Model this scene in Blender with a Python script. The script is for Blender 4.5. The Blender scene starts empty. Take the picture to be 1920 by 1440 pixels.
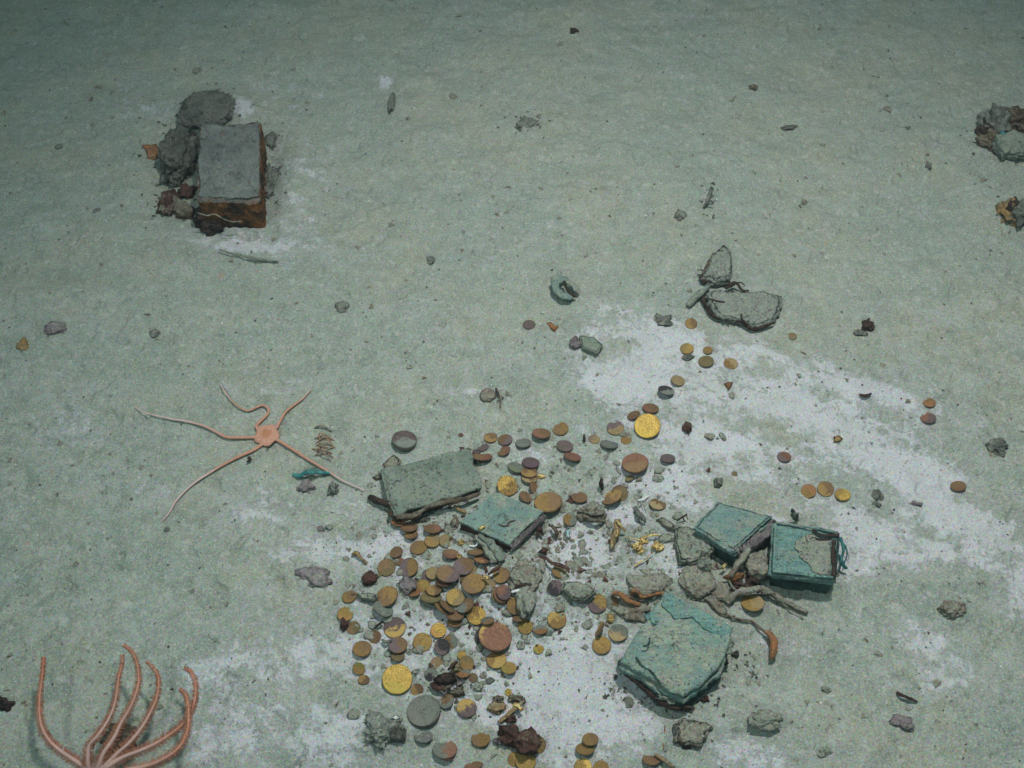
import bpy, bmesh, math, random
import numpy as np
from mathutils import Vector, Matrix, noise as mnoise
random.seed(7)
R = math.radians
scn = bpy.context.scene
COL = scn.collection

# ------------------------------------------------------------------ camera
CH, PITCH, FPX = 1.17, R(55.0), 2000.0
cam_d = bpy.data.cameras.new('camera'); cam = bpy.data.objects.new('camera', cam_d); COL.objects.link(cam)
cam.location = (0, 0, CH); cam.rotation_euler = (R(90) - PITCH, 0, 0)
cam_d.sensor_width = 36; cam_d.lens = 36 * FPX / 1920; cam_d.clip_start = 0.01; cam_d.clip_end = 60
scn.camera = cam
CO = Vector((0, 0, CH)); FW = Vector((0, math.cos(PITCH), -math.sin(PITCH)))
RT = Vector((1, 0, 0)); UP = Vector((0, math.sin(PITCH), math.cos(PITCH)))

# ------------------------------------------------------------------ light: no daylight at this depth, only the vehicle's lamps
w = bpy.data.worlds.new('World'); scn.world = w; w.use_nodes = True
w.node_tree.nodes['Background'].inputs[0].default_value = (0.25, 0.36, 0.375, 1)
w.node_tree.nodes['Background'].inputs[1].default_value = 0.80

def spot(name, loc, target, power, size, color, angle=150):
    l = bpy.data.lights.new(name, 'SPOT'); l.energy = power; l.spot_size = R(angle); l.spot_blend = 1.0
    l.shadow_soft_size = size; l.color = color
    o = bpy.data.objects.new(name, l); COL.objects.link(o); o.location = loc
    o.rotation_euler = (Vector(target) - Vector(loc)).to_track_quat('-Z', 'Y').to_euler()
    return o
spot('vehicle_lamp', (0.26, 0.86, 1.75), (0.22, 0.70, 0), 134, 0.05, (1.0, 0.965, 0.95), 88)
spot('vehicle_fill_lamp', (-0.75, 0.25, 1.5), (.0, 1.0, 0), 28, 0.06, (0.84, 0.99, 1.0), 112)
scn.view_settings.view_transform = 'Standard'; scn.view_settings.look = 'None'
scn.view_settings.exposure = 0; scn.view_settings.gamma = 1
scn.render.engine = 'CYCLES'

# ------------------------------------------------------------------ helpers: noise, terrain height, picture ray -> point on the ground
def hsh(ix, iy, s):
    n = (ix * 374761393 + iy * 668265263 + s * 144269504) & 0xffffffff
    n = ((n ^ (n >> 13)) * 1274126177) & 0xffffffff
    return ((n ^ (n >> 16)) & 0xffff) / 65535.0
def vn(x, y, s=0):
    x = np.asarray(x, float); y = np.asarray(y, float)
    ix = np.floor(x).astype(np.int64); iy = np.floor(y).astype(np.int64)
    fx = x - ix; fy = y - iy
    fx = fx * fx * fx * (fx * (fx * 6 - 15) + 10); fy = fy * fy * fy * (fy * (fy * 6 - 15) + 10)
    ix += 4096; iy += 4096
    a = hsh(ix, iy, s); b = hsh(ix + 1, iy, s); c = hsh(ix, iy + 1, s); d = hsh(ix + 1, iy + 1, s)
    return (a * (1 - fx) + b * fx) * (1 - fy) + (c * (1 - fx) + d * fx) * fy
def fbm(x, y, lam, octs=3, s=0, gain=.5):
    t = 0; amp = 1; tot = 0
    for k in range(octs):
        ca, sa = math.cos(.6 + k), math.sin(.6 + k)
        t = t + amp * vn((x * ca - y * sa) / lam, (x * sa + y * ca) / lam, s + 17 * k)
        tot += amp; amp *= gain; lam *= .47
    return t / tot
def flat_pt(px, py, h=0.0):
    d = FW + RT * ((px - 960) / FPX) - UP * ((py - 720) / FPX)
    t = (h - CH) / d.z
    return CO + d * t
def topx(x, y, z=0.0):
    dz = z - CH
    dep = y * FW.y + dz * FW.z
    dep = np.maximum(dep, 0.05)
    return 960 + FPX * x / dep, 720 - FPX * (y * UP.y + dz * UP.z) / dep

# (px, py, rx, ry, rot, height mm): scours and heaps of the sea floor
FEATS = [(325, 305, 48, 50, 0, -15), (345, 395, 55, 34, 0, -12), (515, 300, 26, 80, 0, -11), (385, 205, 52, 34, 0, 16), (440, 440, 80, 22, 0, -6),
 (560, 330, 40, 110, 0, 7), (250, 330, 50, 90, 0, 7), (400, 490, 110, 26, 0, 6),
 (1360, 480, 60, 46, 0, 9), (1390, 570, 95, 40, 8, 9), (1400, 630, 70, 20, 0, -5), (1080, 645, 60, 32, 0, 7), (1060, 580, 60, 16, 10, -4),
 (800, 905, 130, 60, -15, 7), (950, 970, 95, 60, 0, 6), (1010, 1085, 90, 60, 0, 9), (1090, 1105, 60, 30, 0, 9), (1210, 1095, 90, 30, 0, 9),
 (1105, 960, 60, 26, 0, 9), (1310, 1090, 90, 70, 0, 10), (1290, 1020, 70, 60, 0, 10), (1400, 1040, 110, 60, 0, 6), (1510, 1120, 90, 26, 10, -11),
 (1270, 1220, 150, 120, 0, 8), (1200, 1290, 70, 36, 35, -11), (1260, 1345, 70, 20, 0, -8), (1400, 1230, 70, 100, 0, 9), (1300, 1365, 60, 36, -20, 11),
 (1435, 1345, 40, 22, 5, 11), (1435, 1376, 46, 9, 0, -4), (1690, 1090, 190, 12, 0, 4), (1690, 1066, 190, 12, 0, -4), (1790, 1135, 36, 22, 40, 7),
 (900, 1110, 170, 90, 0, 6), (720, 1372, 70, 44, 0, 8), (850, 1275, 90, 40, 0, 4), (620, 740, 90, 22, 10, -4), (1620, 625, 60, 30, 10, 8),
 (1640, 738, 60, 14, -15, 5), (1075, 30, 50, 36, 40, 11), (1880, 250, 70, 50, 0, 10), (1900, 400, 50, 30, 0, 8), (200, 1180, 140, 60, 0, 5),
 (1140, 1020, 60, 60, 0, -4), (1060, 1020, 60, 70, 0, -5), (960, 300, 200, 22, -6, 5), (1180, 560, 150, 24, -8, 4), (120, 560, 160, 40, 0, 5), (1600, 1350, 200, 60, -12, 7),
 (1560, 1240, 160, 30, -14, -5), (1180, 700, 170, 22, 28, -4), (1500, 700, 180, 26, 22, 4), (1700, 860, 170, 26, 26, -4), (760, 560, 160, 40, -8, 5), (300, 1100, 150, 40, 10, -5)]
_F = []
for (px, py, rx, ry, a, h) in FEATS:
    c = flat_pt(px, py); ex = flat_pt(px + 10, py) - flat_pt(px - 10, py); ey = flat_pt(px, py + 10) - flat_pt(px, py - 10)
    _F.append((c.x, c.y, rx * ex.length / 20, ry * ey.length / 20, R(-a), h / 1000))
def G(x, y, fine=True):
    x = np.asarray(x, float); y = np.asarray(y, float)
    z = .022 * (fbm(x, y, .5, 2, 3) - .5) + .013 * (fbm(x, y * 1.5, .11, 2, 5) - .5) + .0038 * (fbm(x, y * 1.3, .032, 2, 9) - .5)
    for (cx, cy, rx, ry, a, h) in _F:
        dx = x - cx; dy = y - cy; ca, sa = math.cos(a), math.sin(a)
        q = ((dx * ca + dy * sa) / rx) ** 2 + ((-dx * sa + dy * ca) / ry) ** 2
        z = z + h * np.exp(-np.minimum(q, 40) * .9)
    if fine:
        z = z + .0021 * (fbm(x, y, .011, 2, 21) - .5)
    return z
def Gs(x, y): return float(G(x, y))
def P(px, py, h=0.0):
    p = flat_pt(px, py, h)
    for _ in range(5): p = flat_pt(px, py, Gs(p.x, p.y) + h)
    return p
def S(px, py):                       # metres per photograph pixel, across the view
    p = flat_pt(px, py); return (p - CO).dot(FW) / FPX

# pale patches where the olive film is gone (px, py, rx, ry, rot, amount)
PALE = [(1250,640,120,34,20,.7),(1210,690,100,46,0,.8),(1390,655,70,34,0,.7),(1150,735,60,40,0,.6),(1330,745,140,44,15,.6),(1470,765,150,46,20,.75),
 (1610,735,120,36,20,.7),(1620,825,180,66,28,.85),(1760,930,130,52,32,.8),(1850,1000,60,40,0,.5),(1350,825,150,48,10,.75),(1440,900,120,60,10,.5),(1840,1000,60,40,20,.6),(1560,840,120,60,20,.5),(1250,890,110,40,0,.6),(1110,800,80,24,0,.4),
 (1700,1030,140,24,8,1.),(1600,1040,50,36,0,1.),(1620,985,70,24,25,.7),(1915,1100,50,60,0,.45),(1090,1030,56,56,0,.95),(1230,1060,70,50,0,.6),(1160,965,50,20,0,.8),
 (1050,1270,160,110,0,.75),(870,1160,160,70,0,.7),(960,1330,150,60,0,.7),(760,1215,120,80,0,.6),(560,1240,140,46,-10,.62),(430,1350,90,56,0,.55),(620,1380,130,56,0,.52),
 (745,1030,80,36,0,.75),(600,1040,110,30,0,.55),(540,1110,110,40,0,.25),(1140,1370,90,60,0,.6),(1740,1200,60,46,20,.75),(1765,1250,56,40,0,.5),(1500,1190,90,40,0,.22),
 (1450,980,40,14,10,.9),(500,950,90,44,0,.35),(660,960,70,44,0,.4),(1350,1425,90,34,0,.5),(490,725,70,22,0,.5),(345,890,80,40,0,.3),(110,790,90,50,0,.2),
 (456,207,19,15,0,1.),(530,230,60,50,0,.4),(560,360,56,90,0,.4),(450,462,140,26,0,.36),(290,210,70,40,0,.3),(1110,630,46,26,0,.7),(722,150,12,12,0,.8),(880,730,70,10,0,.4),
 (980,830,60,30,0,.35),(1000,860,50,30,0,.35),(1300,950,90,24,0,.5),(1250,790,50,26,0,.3),(1180,870,60,40,0,.4),(940,1180,70,50,0,.4),(330,1290,30,14,0,.6),(1060,1400,120,40,0,.5),(400,1260,70,30,0,.4)]
def pale_at(x, y):
    px, py = topx(x, y)
    m = np.zeros_like(px)
    for (cx, cy, rx, ry, a, s) in PALE:
        dx = px - cx; dy = py - cy; ca, sa = math.cos(R(a)), math.sin(R(a))
        q = ((dx * ca + dy * sa) / rx) ** 2 + ((-dx * sa + dy * ca) / ry) ** 2
        m = np.maximum(m, s * np.exp(-np.minimum(q, 40) * .75)) + .12 * s * np.exp(-np.minimum(q, 40) * .75)
    u = x * .93 - y * .36; v = x * .36 + y * .93
    n = .62 * fbm(u / 3.0, v, .045, 4, 40, .62) + .38 * fbm(u / 1.4, v, .022, 4, 44, .66)
    g = np.clip(m, 0, 1.1)
    g = np.clip(1.28 * g, 0, 1.05)
    return g * .80 + (n - .5) * (1.0 + 1.25 * np.clip(g * 2, 0, 1)) + .08 * (fbm(x, y, .25, 2, 50) - .5)

# ------------------------------------------------------------------ node helper
class N:
    def __init__(s, name):
        s.m = bpy.data.materials.new(name); s.m.use_nodes = True; s.t = s.m.node_tree; s.t.nodes.clear()
        s.out = s.t.nodes.new('ShaderNodeOutputMaterial'); s.b = s.t.nodes.new('ShaderNodeBsdfPrincipled')
        s.t.links.new(s.b.outputs[0], s.out.inputs[0])
    def set(s, sock, v):
        if v is None: return
        if hasattr(v, 'is_output'): s.t.links.new(v, sock)
        else:
            if isinstance(v, (tuple, list)) and len(v) == 3 and sock.type == 'RGBA': v = (*v, 1)
            sock.default_value = v
    def n(s, typ, **kw):
        nd = s.t.nodes.new(typ)
        for k, v in kw.items():
            if k.startswith('i_'):
                key = k[2:]; key = int(key) if key.isdigit() else key
                s.set(nd.inputs[key], v)
            else: setattr(nd, k, v)
        return nd
    def noise(s, vec, scale, detail=3, rough=.5, dist=0, out=0):
        nd = s.n('ShaderNodeTexNoise', i_Scale=scale, i_Detail=detail, i_Roughness=rough, i_Distortion=dist); s.set(nd.inputs['Vector'], vec); return nd.outputs[out]
    def vor(s, vec, scale, out='Distance', feature='F1'):
        nd = s.n('ShaderNodeTexVoronoi', feature=feature, i_Scale=scale); s.set(nd.inputs['Vector'], vec); return nd.outputs[out]
    def math(s, op, a, b=None, c=None, clamp=False):
        nd = s.n('ShaderNodeMath', operation=op, use_clamp=clamp); s.set(nd.inputs[0], a); s.set(nd.inputs[1], b); s.set(nd.inputs[2], c); return nd.outputs[0]
    def step(s, v, lo, hi, a=0., b=1.):
        nd = s.n('ShaderNodeMapRange', interpolation_type='SMOOTHSTEP'); s.set(nd.inputs[0], v); s.set(nd.inputs[1], lo); s.set(nd.inputs[2], hi); s.set(nd.inputs[3], a); s.set(nd.inputs[4], b); return nd.outputs[0]
    def mix(s, f, a, b, mode='MIX'):
        nd = s.n('ShaderNodeMix', data_type='RGBA', blend_type=mode); s.set(nd.inputs[0], f); s.set(nd.inputs[6], a); s.set(nd.inputs[7], b); return nd.outputs[2]
    def bump(s, h, strength, dist, prev=None):
        nd = s.n('ShaderNodeBump', i_Strength=strength, i_Distance=dist); s.set(nd.inputs['Height'], h); s.set(nd.inputs['Normal'], prev); return nd.outputs[0]
    def fin(s, col, rough=.85, metal=0., normal=None, spec=.25):
        s.set(s.b.inputs['Base Color'], col); s.set(s.b.inputs['Roughness'], rough); s.set(s.b.inputs['Metallic'], metal)
        s.set(s.b.inputs['Specular IOR Level'], spec); s.set(s.b.inputs['Normal'], normal); return s.m

FILM = (.225, .268, .205); PALEC = (.43, .455, .475); DUST = (.225, .245, .185)
def mat_ground():
    k = N('sea_floor_mud'); geo = k.n('ShaderNodeNewGeometry'); pos = geo.outputs['Position']
    at = k.n('ShaderNodeAttribute', attribute_name='pale').outputs['Fac']
    n1 = k.noise(pos, 240, 5, .72); n2 = k.noise(pos, 60, 4, .6)
    pm = k.math('ADD', k.math('ADD', at, k.math('MULTIPLY', k.math('SUBTRACT', n1, .5), 1.5)), k.math('MULTIPLY', k.math('SUBTRACT', k.noise(pos, 75, 5, .68, .6), .5), 1.9))
    f = k.step(pm, .12, .88)
    big = k.noise(pos, 5, 3, .55); med = k.noise(pos, 26, 4, .65)
    film = k.mix(k.step(big, .38, .62), (.195, .238, .20), (.24, .254, .195))
    film = k.mix(k.step(k.noise(pos, 13, 4, .6, .5), .44, .62, 0, .8), film, (.205, .245, .212))
    film = k.mix(k.step(med, .42, .75), film, (.19, .218, .178))
    n0 = k.noise(pos, 420, 4, .7)
    mp = k.n('ShaderNodeMapping'); k.set(mp.inputs[0], pos); mp.inputs['Rotation'].default_value = (0, 0, R(18)); mp.inputs['Scale'].default_value = (.28, 1, 1)
    stn = k.noise(mp.outputs[0], 55, 5, .68, .4)
    film = k.mix(k.step(stn, .48, .64, 0, .45), film, (.265, .295, .25))
    film = k.mix(k.step(stn, .46, .34, 0, .35), film, (.165, .20, .165))
    mot = k.noise(pos, 24, 7, .74, .5); mo2 = k.noise(pos, 60, 5, .7, .8)
    sy = k.n('ShaderNodeSeparateXYZ'); k.set(sy.inputs[0], pos); near = k.step(k.math('ADD', sy.outputs[1], k.math('MULTIPLY', k.noise(pos, 4, 2), .4)), 1.35, .85, .35, 1.)
    film = k.mix(k.math('MULTIPLY', near, k.step(mot, .50, .60, 0, .72)), film, (.27, .30, .27))
    film = k.mix(k.math('MULTIPLY', near, k.step(mot, .47, .38, 0, .62)), film, (.145, .182, .150))
    film = k.mix(k.math('MULTIPLY', near, k.step(mo2, .53, .64, 0, .55)), film, (.30, .325, .285))
    film = k.mix(k.math('MULTIPLY', near, k.step(mo2, .45, .36, 0, .45)), film, (.155, .185, .145))
    film = k.mix(k.step(n0, .49, .66, 0, .75), film, (.36, .385, .33))
    film = k.mix(k.step(n0, .45, .33, 0, .4), film, (.16, .185, .15))
    film = k.mix(k.step(k.noise(pos, 90, 3, .6, 0), .56, .70, 0, .55), film, (.36, .37, .34))
    pal = k.mix(k.step(med, .4, .7), (.41, .425, .435), (.35, .37, .36))
    pal = k.mix(k.step(n0, .52, .66, 0, .6), pal, (.31, .33, .295))
    pal = k.mix(k.step(n0, .45, .33, 0, .6), pal, (.50, .51, .51))
    c = k.mix(f, film, pal)
    # coloured sediment grains
    g1 = k.noise(pos, 520, 2, .6, 0, 1)
    c = k.mix(.95, c, k.mix(.8, (.5, .5, .5), g1), 'OVERLAY')
    g2 = k.noise(pos, 300, 1, .6)
    c = k.mix(k.step(g2, .665, .72, 0, .6), c, (.10, .11, .09))
    wh = k.noise(pos, 380, 0, .5); c = k.mix(k.step(wh, .83, .87, 0, .8), c, (.62, .62, .58))
    rs = k.noise(pos, 42, 2, .6); c = k.mix(k.step(rs, .70, .78, 0, .35), c, (.30, .16, .08))
    b = k.bump(n1, .5, .0030); b = k.bump(k.noise(pos, 420, 2, .7), .4, .0011, b); b = k.bump(k.step(pm, .3, .6), .30, .0010, b)
    b = k.bump(n2, .4, .004, b)
    return k.fin(c, .95, 0, b, .1)

def weather(name, c1, c2, c3=None, scale=40, dust=.6, dustc=DUST, rough=.85, bump=.7, metal=0., streak=None, bd=.002, squig=.6):
    k = N(name); geo = k.n('ShaderNodeNewGeometry'); pos = geo.outputs['Position']
    v = pos
    if streak:
        mp = k.n('ShaderNodeMapping'); k.set(mp.inputs[0], pos); mp.inputs['Rotation'].default_value = (0, 0, R(streak[0])); mp.inputs['Scale'].default_value = (1, streak[1], 1); v = mp.outputs[0]
    n = k.noise(v, scale, 5, .65); m = k.noise(v, scale * 3.3, 4, .7)
    c = k.mix(k.step(n, .38, .62), c1, c2)
    if c3: c = k.mix(k.step(m, .55, .70), c, c3)
    g = k.noise(pos, 560, 2, .6, 0, 1)
    nz = k.n('ShaderNodeSeparateXYZ'); k.set(nz.inputs[0], geo.outputs['True Normal'])
    up = k.step(nz.outputs[2], .25, .85)
    d = k.math('MULTIPLY', up, k.step(k.math('ADD', k.noise(pos, 24, 6, .72), (dust - .5) * .6), .40, .58))
    sp = k.step(k.noise(pos, 260, 3, .7), .46, .60, .55, 1.)
    d = k.math('MULTIPLY', d, sp)
    dc = k.mix(k.step(m, .45, .6), dustc, tuple(x * 1.25 for x in dustc))
    if dust > 0: c = k.mix(d, c, dc)
    sq = k.math('MULTIPLY', k.step(k.math('ABSOLUTE', k.math('SUBTRACT', k.noise(pos, 55, 3, .6, .6), .5)), .022, .006), k.step(k.noise(pos, 30, 2, .5), .50, .60))
    c = k.mix(k.math('MULTIPLY', sq, squig), c, (.035, .035, .03))
    c = k.mix(.95, c, k.mix(.85, (.5, .5, .5), g), 'OVERLAY')
    c = k.mix(k.step(k.noise(pos, 300, 1, .6), .64, .69, 0, .8), c, (.05, .05, .045))
    b = k.bump(m, bump, bd); b = k.bump(k.noise(pos, 300, 4, .75), .9, .0022, b)
    return k.fin(c, rough, metal, b, .2)

def mat_coin():
    k = N('coin_gold'); tc = k.n('ShaderNodeTexCoord').outputs['Object']; oi = k.n('ShaderNodeObjectInfo')
    ad = k.n('ShaderNodeVectorMath', operation='ADD'); k.set(ad.inputs[0], tc)
    sc = k.n('ShaderNodeVectorMath', operation='SCALE'); cx = k.n('ShaderNodeCombineXYZ'); k.set(cx.inputs[0], oi.outputs['Random']); k.set(cx.inputs[1], oi.outputs['Random']); k.set(cx.inputs[2], oi.outputs['Random'])
    k.set(sc.inputs[0], cx.outputs[0]); sc.inputs['Scale'].default_value = 50; k.set(ad.inputs[1], sc.outputs[0]); v = ad.outputs[0]
    def A(nm): return k.n('ShaderNodeAttribute', attribute_type='OBJECT', attribute_name=nm)
    base = oi.outputs['Color']; patch = A('patch').outputs['Color']; gleam = A('gleam').outputs['Fac']; dust = A('dust').outputs['Fac']; pa = A('patchiness').outputs['Fac']
    xs = k.n('ShaderNodeSeparateXYZ'); k.set(xs.inputs[0], tc)
    n1 = k.noise(v, 1.7, 4, .6, .3); n2 = k.noise(v, 5, 5, .7); n3 = k.noise(v, 13, 3, .7)
    base = k.mix(k.step(n2, .35, .7), base, k.mix(.5, base, (.62, .66, .6), 'MULTIPLY'))
    base = k.mix(k.step(n3, .62, .42, 0, .55), base, k.mix(.7, base, (.25, .2, .15), 'MULTIPLY'))
    base = k.mix(k.step(n3, .5, .7, 0, .55), base, k.mix(1, base, (1.5, 1.4, 1.3), 'MULTIPLY'))
    pm = k.math('ADD', k.math('MULTIPLY', k.math('SUBTRACT', n1, .5), 1.9), k.math('MULTIPLY', xs.outputs[0], .75))
    c = k.mix(k.step(k.math('ADD', pm, k.math('SUBTRACT', pa, .5)), -.12, .2), base, patch)
    rad = k.n('ShaderNodeVectorMath', operation='LENGTH'); k.set(rad.inputs[0], tc)
    c = k.mix(k.step(rad.outputs['Value'], .93, 1.0, 0, .6), c, (.045, .032, .028))
    c = k.mix(k.math('MULTIPLY', k.step(n2, .55, .72), k.math('SUBTRACT', .60, k.math('MULTIPLY', gleam, .15))), c, (.11, .075, .045))
    geo = k.n('ShaderNodeNewGeometry'); pos = geo.outputs['Position']
    nz = k.n('ShaderNodeSeparateXYZ'); k.set(nz.inputs[0], geo.outputs['Normal'])
    dd = k.step(k.math('ADD', k.math('ADD', k.math('MULTIPLY', k.noise(v, 2.4, 5, .7), .8), k.math('MULTIPLY', k.noise(pos, 260, 4, .7), .55)), dust), .98, 1.30)
    dd = k.math('MULTIPLY', dd, k.step(nz.outputs[2], .1, .7))
    c = k.mix(dd, c, k.mix(n3, (.20, .22, .17), (.30, .32, .27)))
    g = k.noise(pos, 620, 2, .6, 0, 1)
    c = k.mix(.6, c, k.mix(.5, (.5, .5, .5), g), 'OVERLAY')
    met = k.math('MULTIPLY', gleam, k.math('SUBTRACT', 1, dd))
    rg = k.math('SUBTRACT', .72, k.math('MULTIPLY', met, .38))
    b = k.bump(k.vor(v, 6), .6, .0016); b = k.bump(k.noise(v, 7, 4, .7), 1., .0022, b)
    return k.fin(c, rg, k.math('MULTIPLY', met, .62), b, .45)

M = {}
M['ground'] = mat_ground(); M['coin'] = mat_coin()
M['brick'] = weather('rusted_brick', (.018, .012, .009), (.19, .075, .022), (.26, .14, .05), 42, 1.8, (.125, .142, .135), bump=1., bd=.003, squig=.3)
M['teal'] = weather('verdigris_copper', (.13, .235, .215), (.185, .285, .255), (.24, .335, .295), 30, .44, (.25, .265, .21), streak=(35, 5), bump=1., bd=.003)
M['tealb'] = weather('verdigris_copper_bright', (.12, .25, .225), (.19, .32, .285), (.27, .385, .34), 34, .36, (.22, .235, .19), streak=(-8, 5), bump=1., bd=.003)
M['tealg'] = weather('dusty_verdigris', (.13, .225, .195), (.18, .275, .235), (.24, .335, .285), 30, .50, (.25, .265, .205), streak=(-30, 4), bump=.9)
M['tealp'] = weather('dull_verdigris', (.125, .20, .175), (.165, .245, .21), (.20, .27, .23), 36, .50, (.225, .24, .19), bump=.9)
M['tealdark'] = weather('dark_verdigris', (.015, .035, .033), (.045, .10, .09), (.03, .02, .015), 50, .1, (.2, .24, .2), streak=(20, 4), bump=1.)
M['slate'] = weather('grey_encrusted_plate', (.13, .17, .135), (.19, .225, .18), (.03, .035, .035), 34, .45, (.185, .21, .165), bump=1.)
M['wood'] = weather('waterlogged_wood', (.045, .028, .018), (.12, .085, .055), (.16, .11, .07), 60, .5, (.2, .2, .15), streak=(20, 5), bump=1.)
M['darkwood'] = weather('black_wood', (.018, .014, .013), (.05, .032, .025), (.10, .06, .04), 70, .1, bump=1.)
M['rust'] = weather('orange_rust', (.28, .13, .05), (.18, .09, .045), (.34, .20, .09), 60, .33, bump=.9)
M['redrust'] = weather('dark_red_rust', (.045, .024, .02), (.085, .04, .03), (.13, .07, .05), 60, .3, bump=1.)
M['stone'] = weather('dusted_stone', (.165, .185, .15), (.22, .24, .19), (.09, .09, .07), 60, .75, (.24, .262, .21), bump=1.2, bd=.003, squig=.8)
M['browncon'] = weather('brown_dusted_stone', (.14, .115, .08), (.20, .185, .14), (.26, .17, .09), 50, .62, (.235, .25, .20), bump=1.2, bd=.003)
M['greysilt'] = weather('dark_grey_silt', (.10, .112, .105), (.15, .165, .15), (.07, .075, .075), 40, .5, (.16, .178, .16), bump=1.2, bd=.003)
M['slatestone'] = weather('grey_green_slate', (.10, .12, .105), (.15, .17, .145), (.055, .06, .05), 45, .82, (.225, .25, .208), bump=1.2, bd=.003, squig=.9)
M['darkstone'] = weather('dark_grey_stone', (.065, .072, .062), (.13, .14, .12), (.165, .17, .145), 60, .5, (.20, .22, .18), bump=1.)
M['purple'] = weather('purple_grey_stone', (.14, .12, .12), (.20, .18, .18), (.09, .07, .08), 50, .35, (.23, .24, .21), bump=.8)
M['sponge'] = weather('grey_sponge', (.10, .105, .09), (.18, .19, .16), (.03, .03, .025), 90, .5, (.20, .21, .175), bump=1.2, bd=.006, squig=1)
M['goldm'] = weather('bare_gold', (.80, .62, .26), (.45, .32, .12), (.95, .82, .45), 80, 0, rough=.38, metal=.75, bump=.6, bd=.004)
M['tan'] = weather('tan_crust', (.26, .17, .07), (.20, .15, .08), (.35, .24, .10), 60, .35, bump=.7)
M['shell'] = weather('white_shell', (.62, .64, .62), (.75, .76, .74), None, 90, 0, bump=.3, rough=.5)
M['cyan'] = weather('pale_cyan_flake', (.30, .43, .43), (.40, .50, .50), None, 90, .1, bump=.3)
M['crumb'] = weather('dark_crumb', (.045, .048, .04), (.10, .10, .085), (.14, .10, .06), 90, .2, bump=.5)
M['scrapteal'] = weather('bright_teal_scrap', (.02, .13, .13), (.06, .24, .23), (.12, .33, .30), 90, .1, bump=.8)

def mat_star(name, inner, outer, r0, r1, disc=False):
    k = N(name); tc = k.n('ShaderNodeTexCoord').outputs['Object']; pos = k.n('ShaderNodeNewGeometry').outputs['Position']
    ln = k.n('ShaderNodeVectorMath', operation='LENGTH'); k.set(ln.inputs[0], tc); d = ln.outputs['Value']
    c = k.mix(k.step(k.math('ADD', d, k.math('MULTIPLY', k.math('SUBTRACT', k.noise(pos, 14, 2), .5), .10)), r0, r1), inner, outer)
    c = k.mix(k.step(k.noise(pos, 220, 4, .7), .45, .65, 0, .4), c, (.55, .34, .26))
    if disc is True:
        xy = k.n('ShaderNodeSeparateXYZ'); k.set(xy.inputs[0], tc); an = k.math('ARCTAN2', xy.outputs[1], xy.outputs[0])
        pet = k.math('SINE', k.math('MULTIPLY', an, 10))
        c = k.mix(k.math('MULTIPLY', k.step(d, .021, .017), k.step(k.math('ADD', pet, k.math('MULTIPLY', d, 60)), .6, 1.3)), c, (.47, .26, .19))
        c = k.mix(k.step(k.math('ADD', d, k.math('MULTIPLY', k.noise(pos, 200, 3), .006)), .0125, .009), c, (.37, .17, .08))
    wv = k.n('ShaderNodeTexWave', wave_type='RINGS', rings_direction='SPHERICAL', i_Scale=160, i_Distortion=1.5); k.set(wv.inputs[0], tc)
    c = k.mix(k.math('MULTIPLY', wv.outputs[1], .28), c, (.20, .07, .03))
    b = k.bump(wv.outputs[1], .5, .0008); b = k.bump(k.noise(pos, 500, 3), .6, .001, b)
    return k.fin(c, .6, 0, b, .35)
M['brittle'] = mat_star('orange_sea_star_skin', (.46, .235, .155), (.57, .43, .41), .065, .11, True)
M['feather'] = mat_star('pink_orange_sea_star_skin', (.48, .33, .29), (.46, .195, .12), .05, .11)

# ------------------------------------------------------------------ object helpers
def tag(o, label=None, cat=None, group=None, kind=None):
    if label: o['label'] = label
    if cat: o['category'] = cat
    if group: o['group'] = group
    if kind: o['kind'] = kind
    return o
def mk(name, verts, faces, mat, parent=None, smooth=True, origin=None):
    me = bpy.data.meshes.new(name)
    if origin is not None: verts = [(v[0] - origin[0], v[1] - origin[1], v[2] - origin[2]) for v in verts]
    me.from_pydata([tuple(v) for v in verts], [], faces); me.update()
    me.materials.append(M[mat] if isinstance(mat, str) else mat)
    if smooth: me.polygons.foreach_set('use_smooth', [True] * len(me.polygons))
    o = bpy.data.objects.new(name, me); COL.objects.link(o)
    if origin is not None: o.location = origin
    if parent is not None:
        o.parent = parent
        if origin is not None: o.location = Vector(origin) - parent.location
        else:
            for v in me.vertices: v.co -= parent.location
    return o
def empty(name, loc):
    o = bpy.data.objects.new(name, None); COL.objects.link(o); o.location = loc; o.empty_display_size = .01; return o

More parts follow.
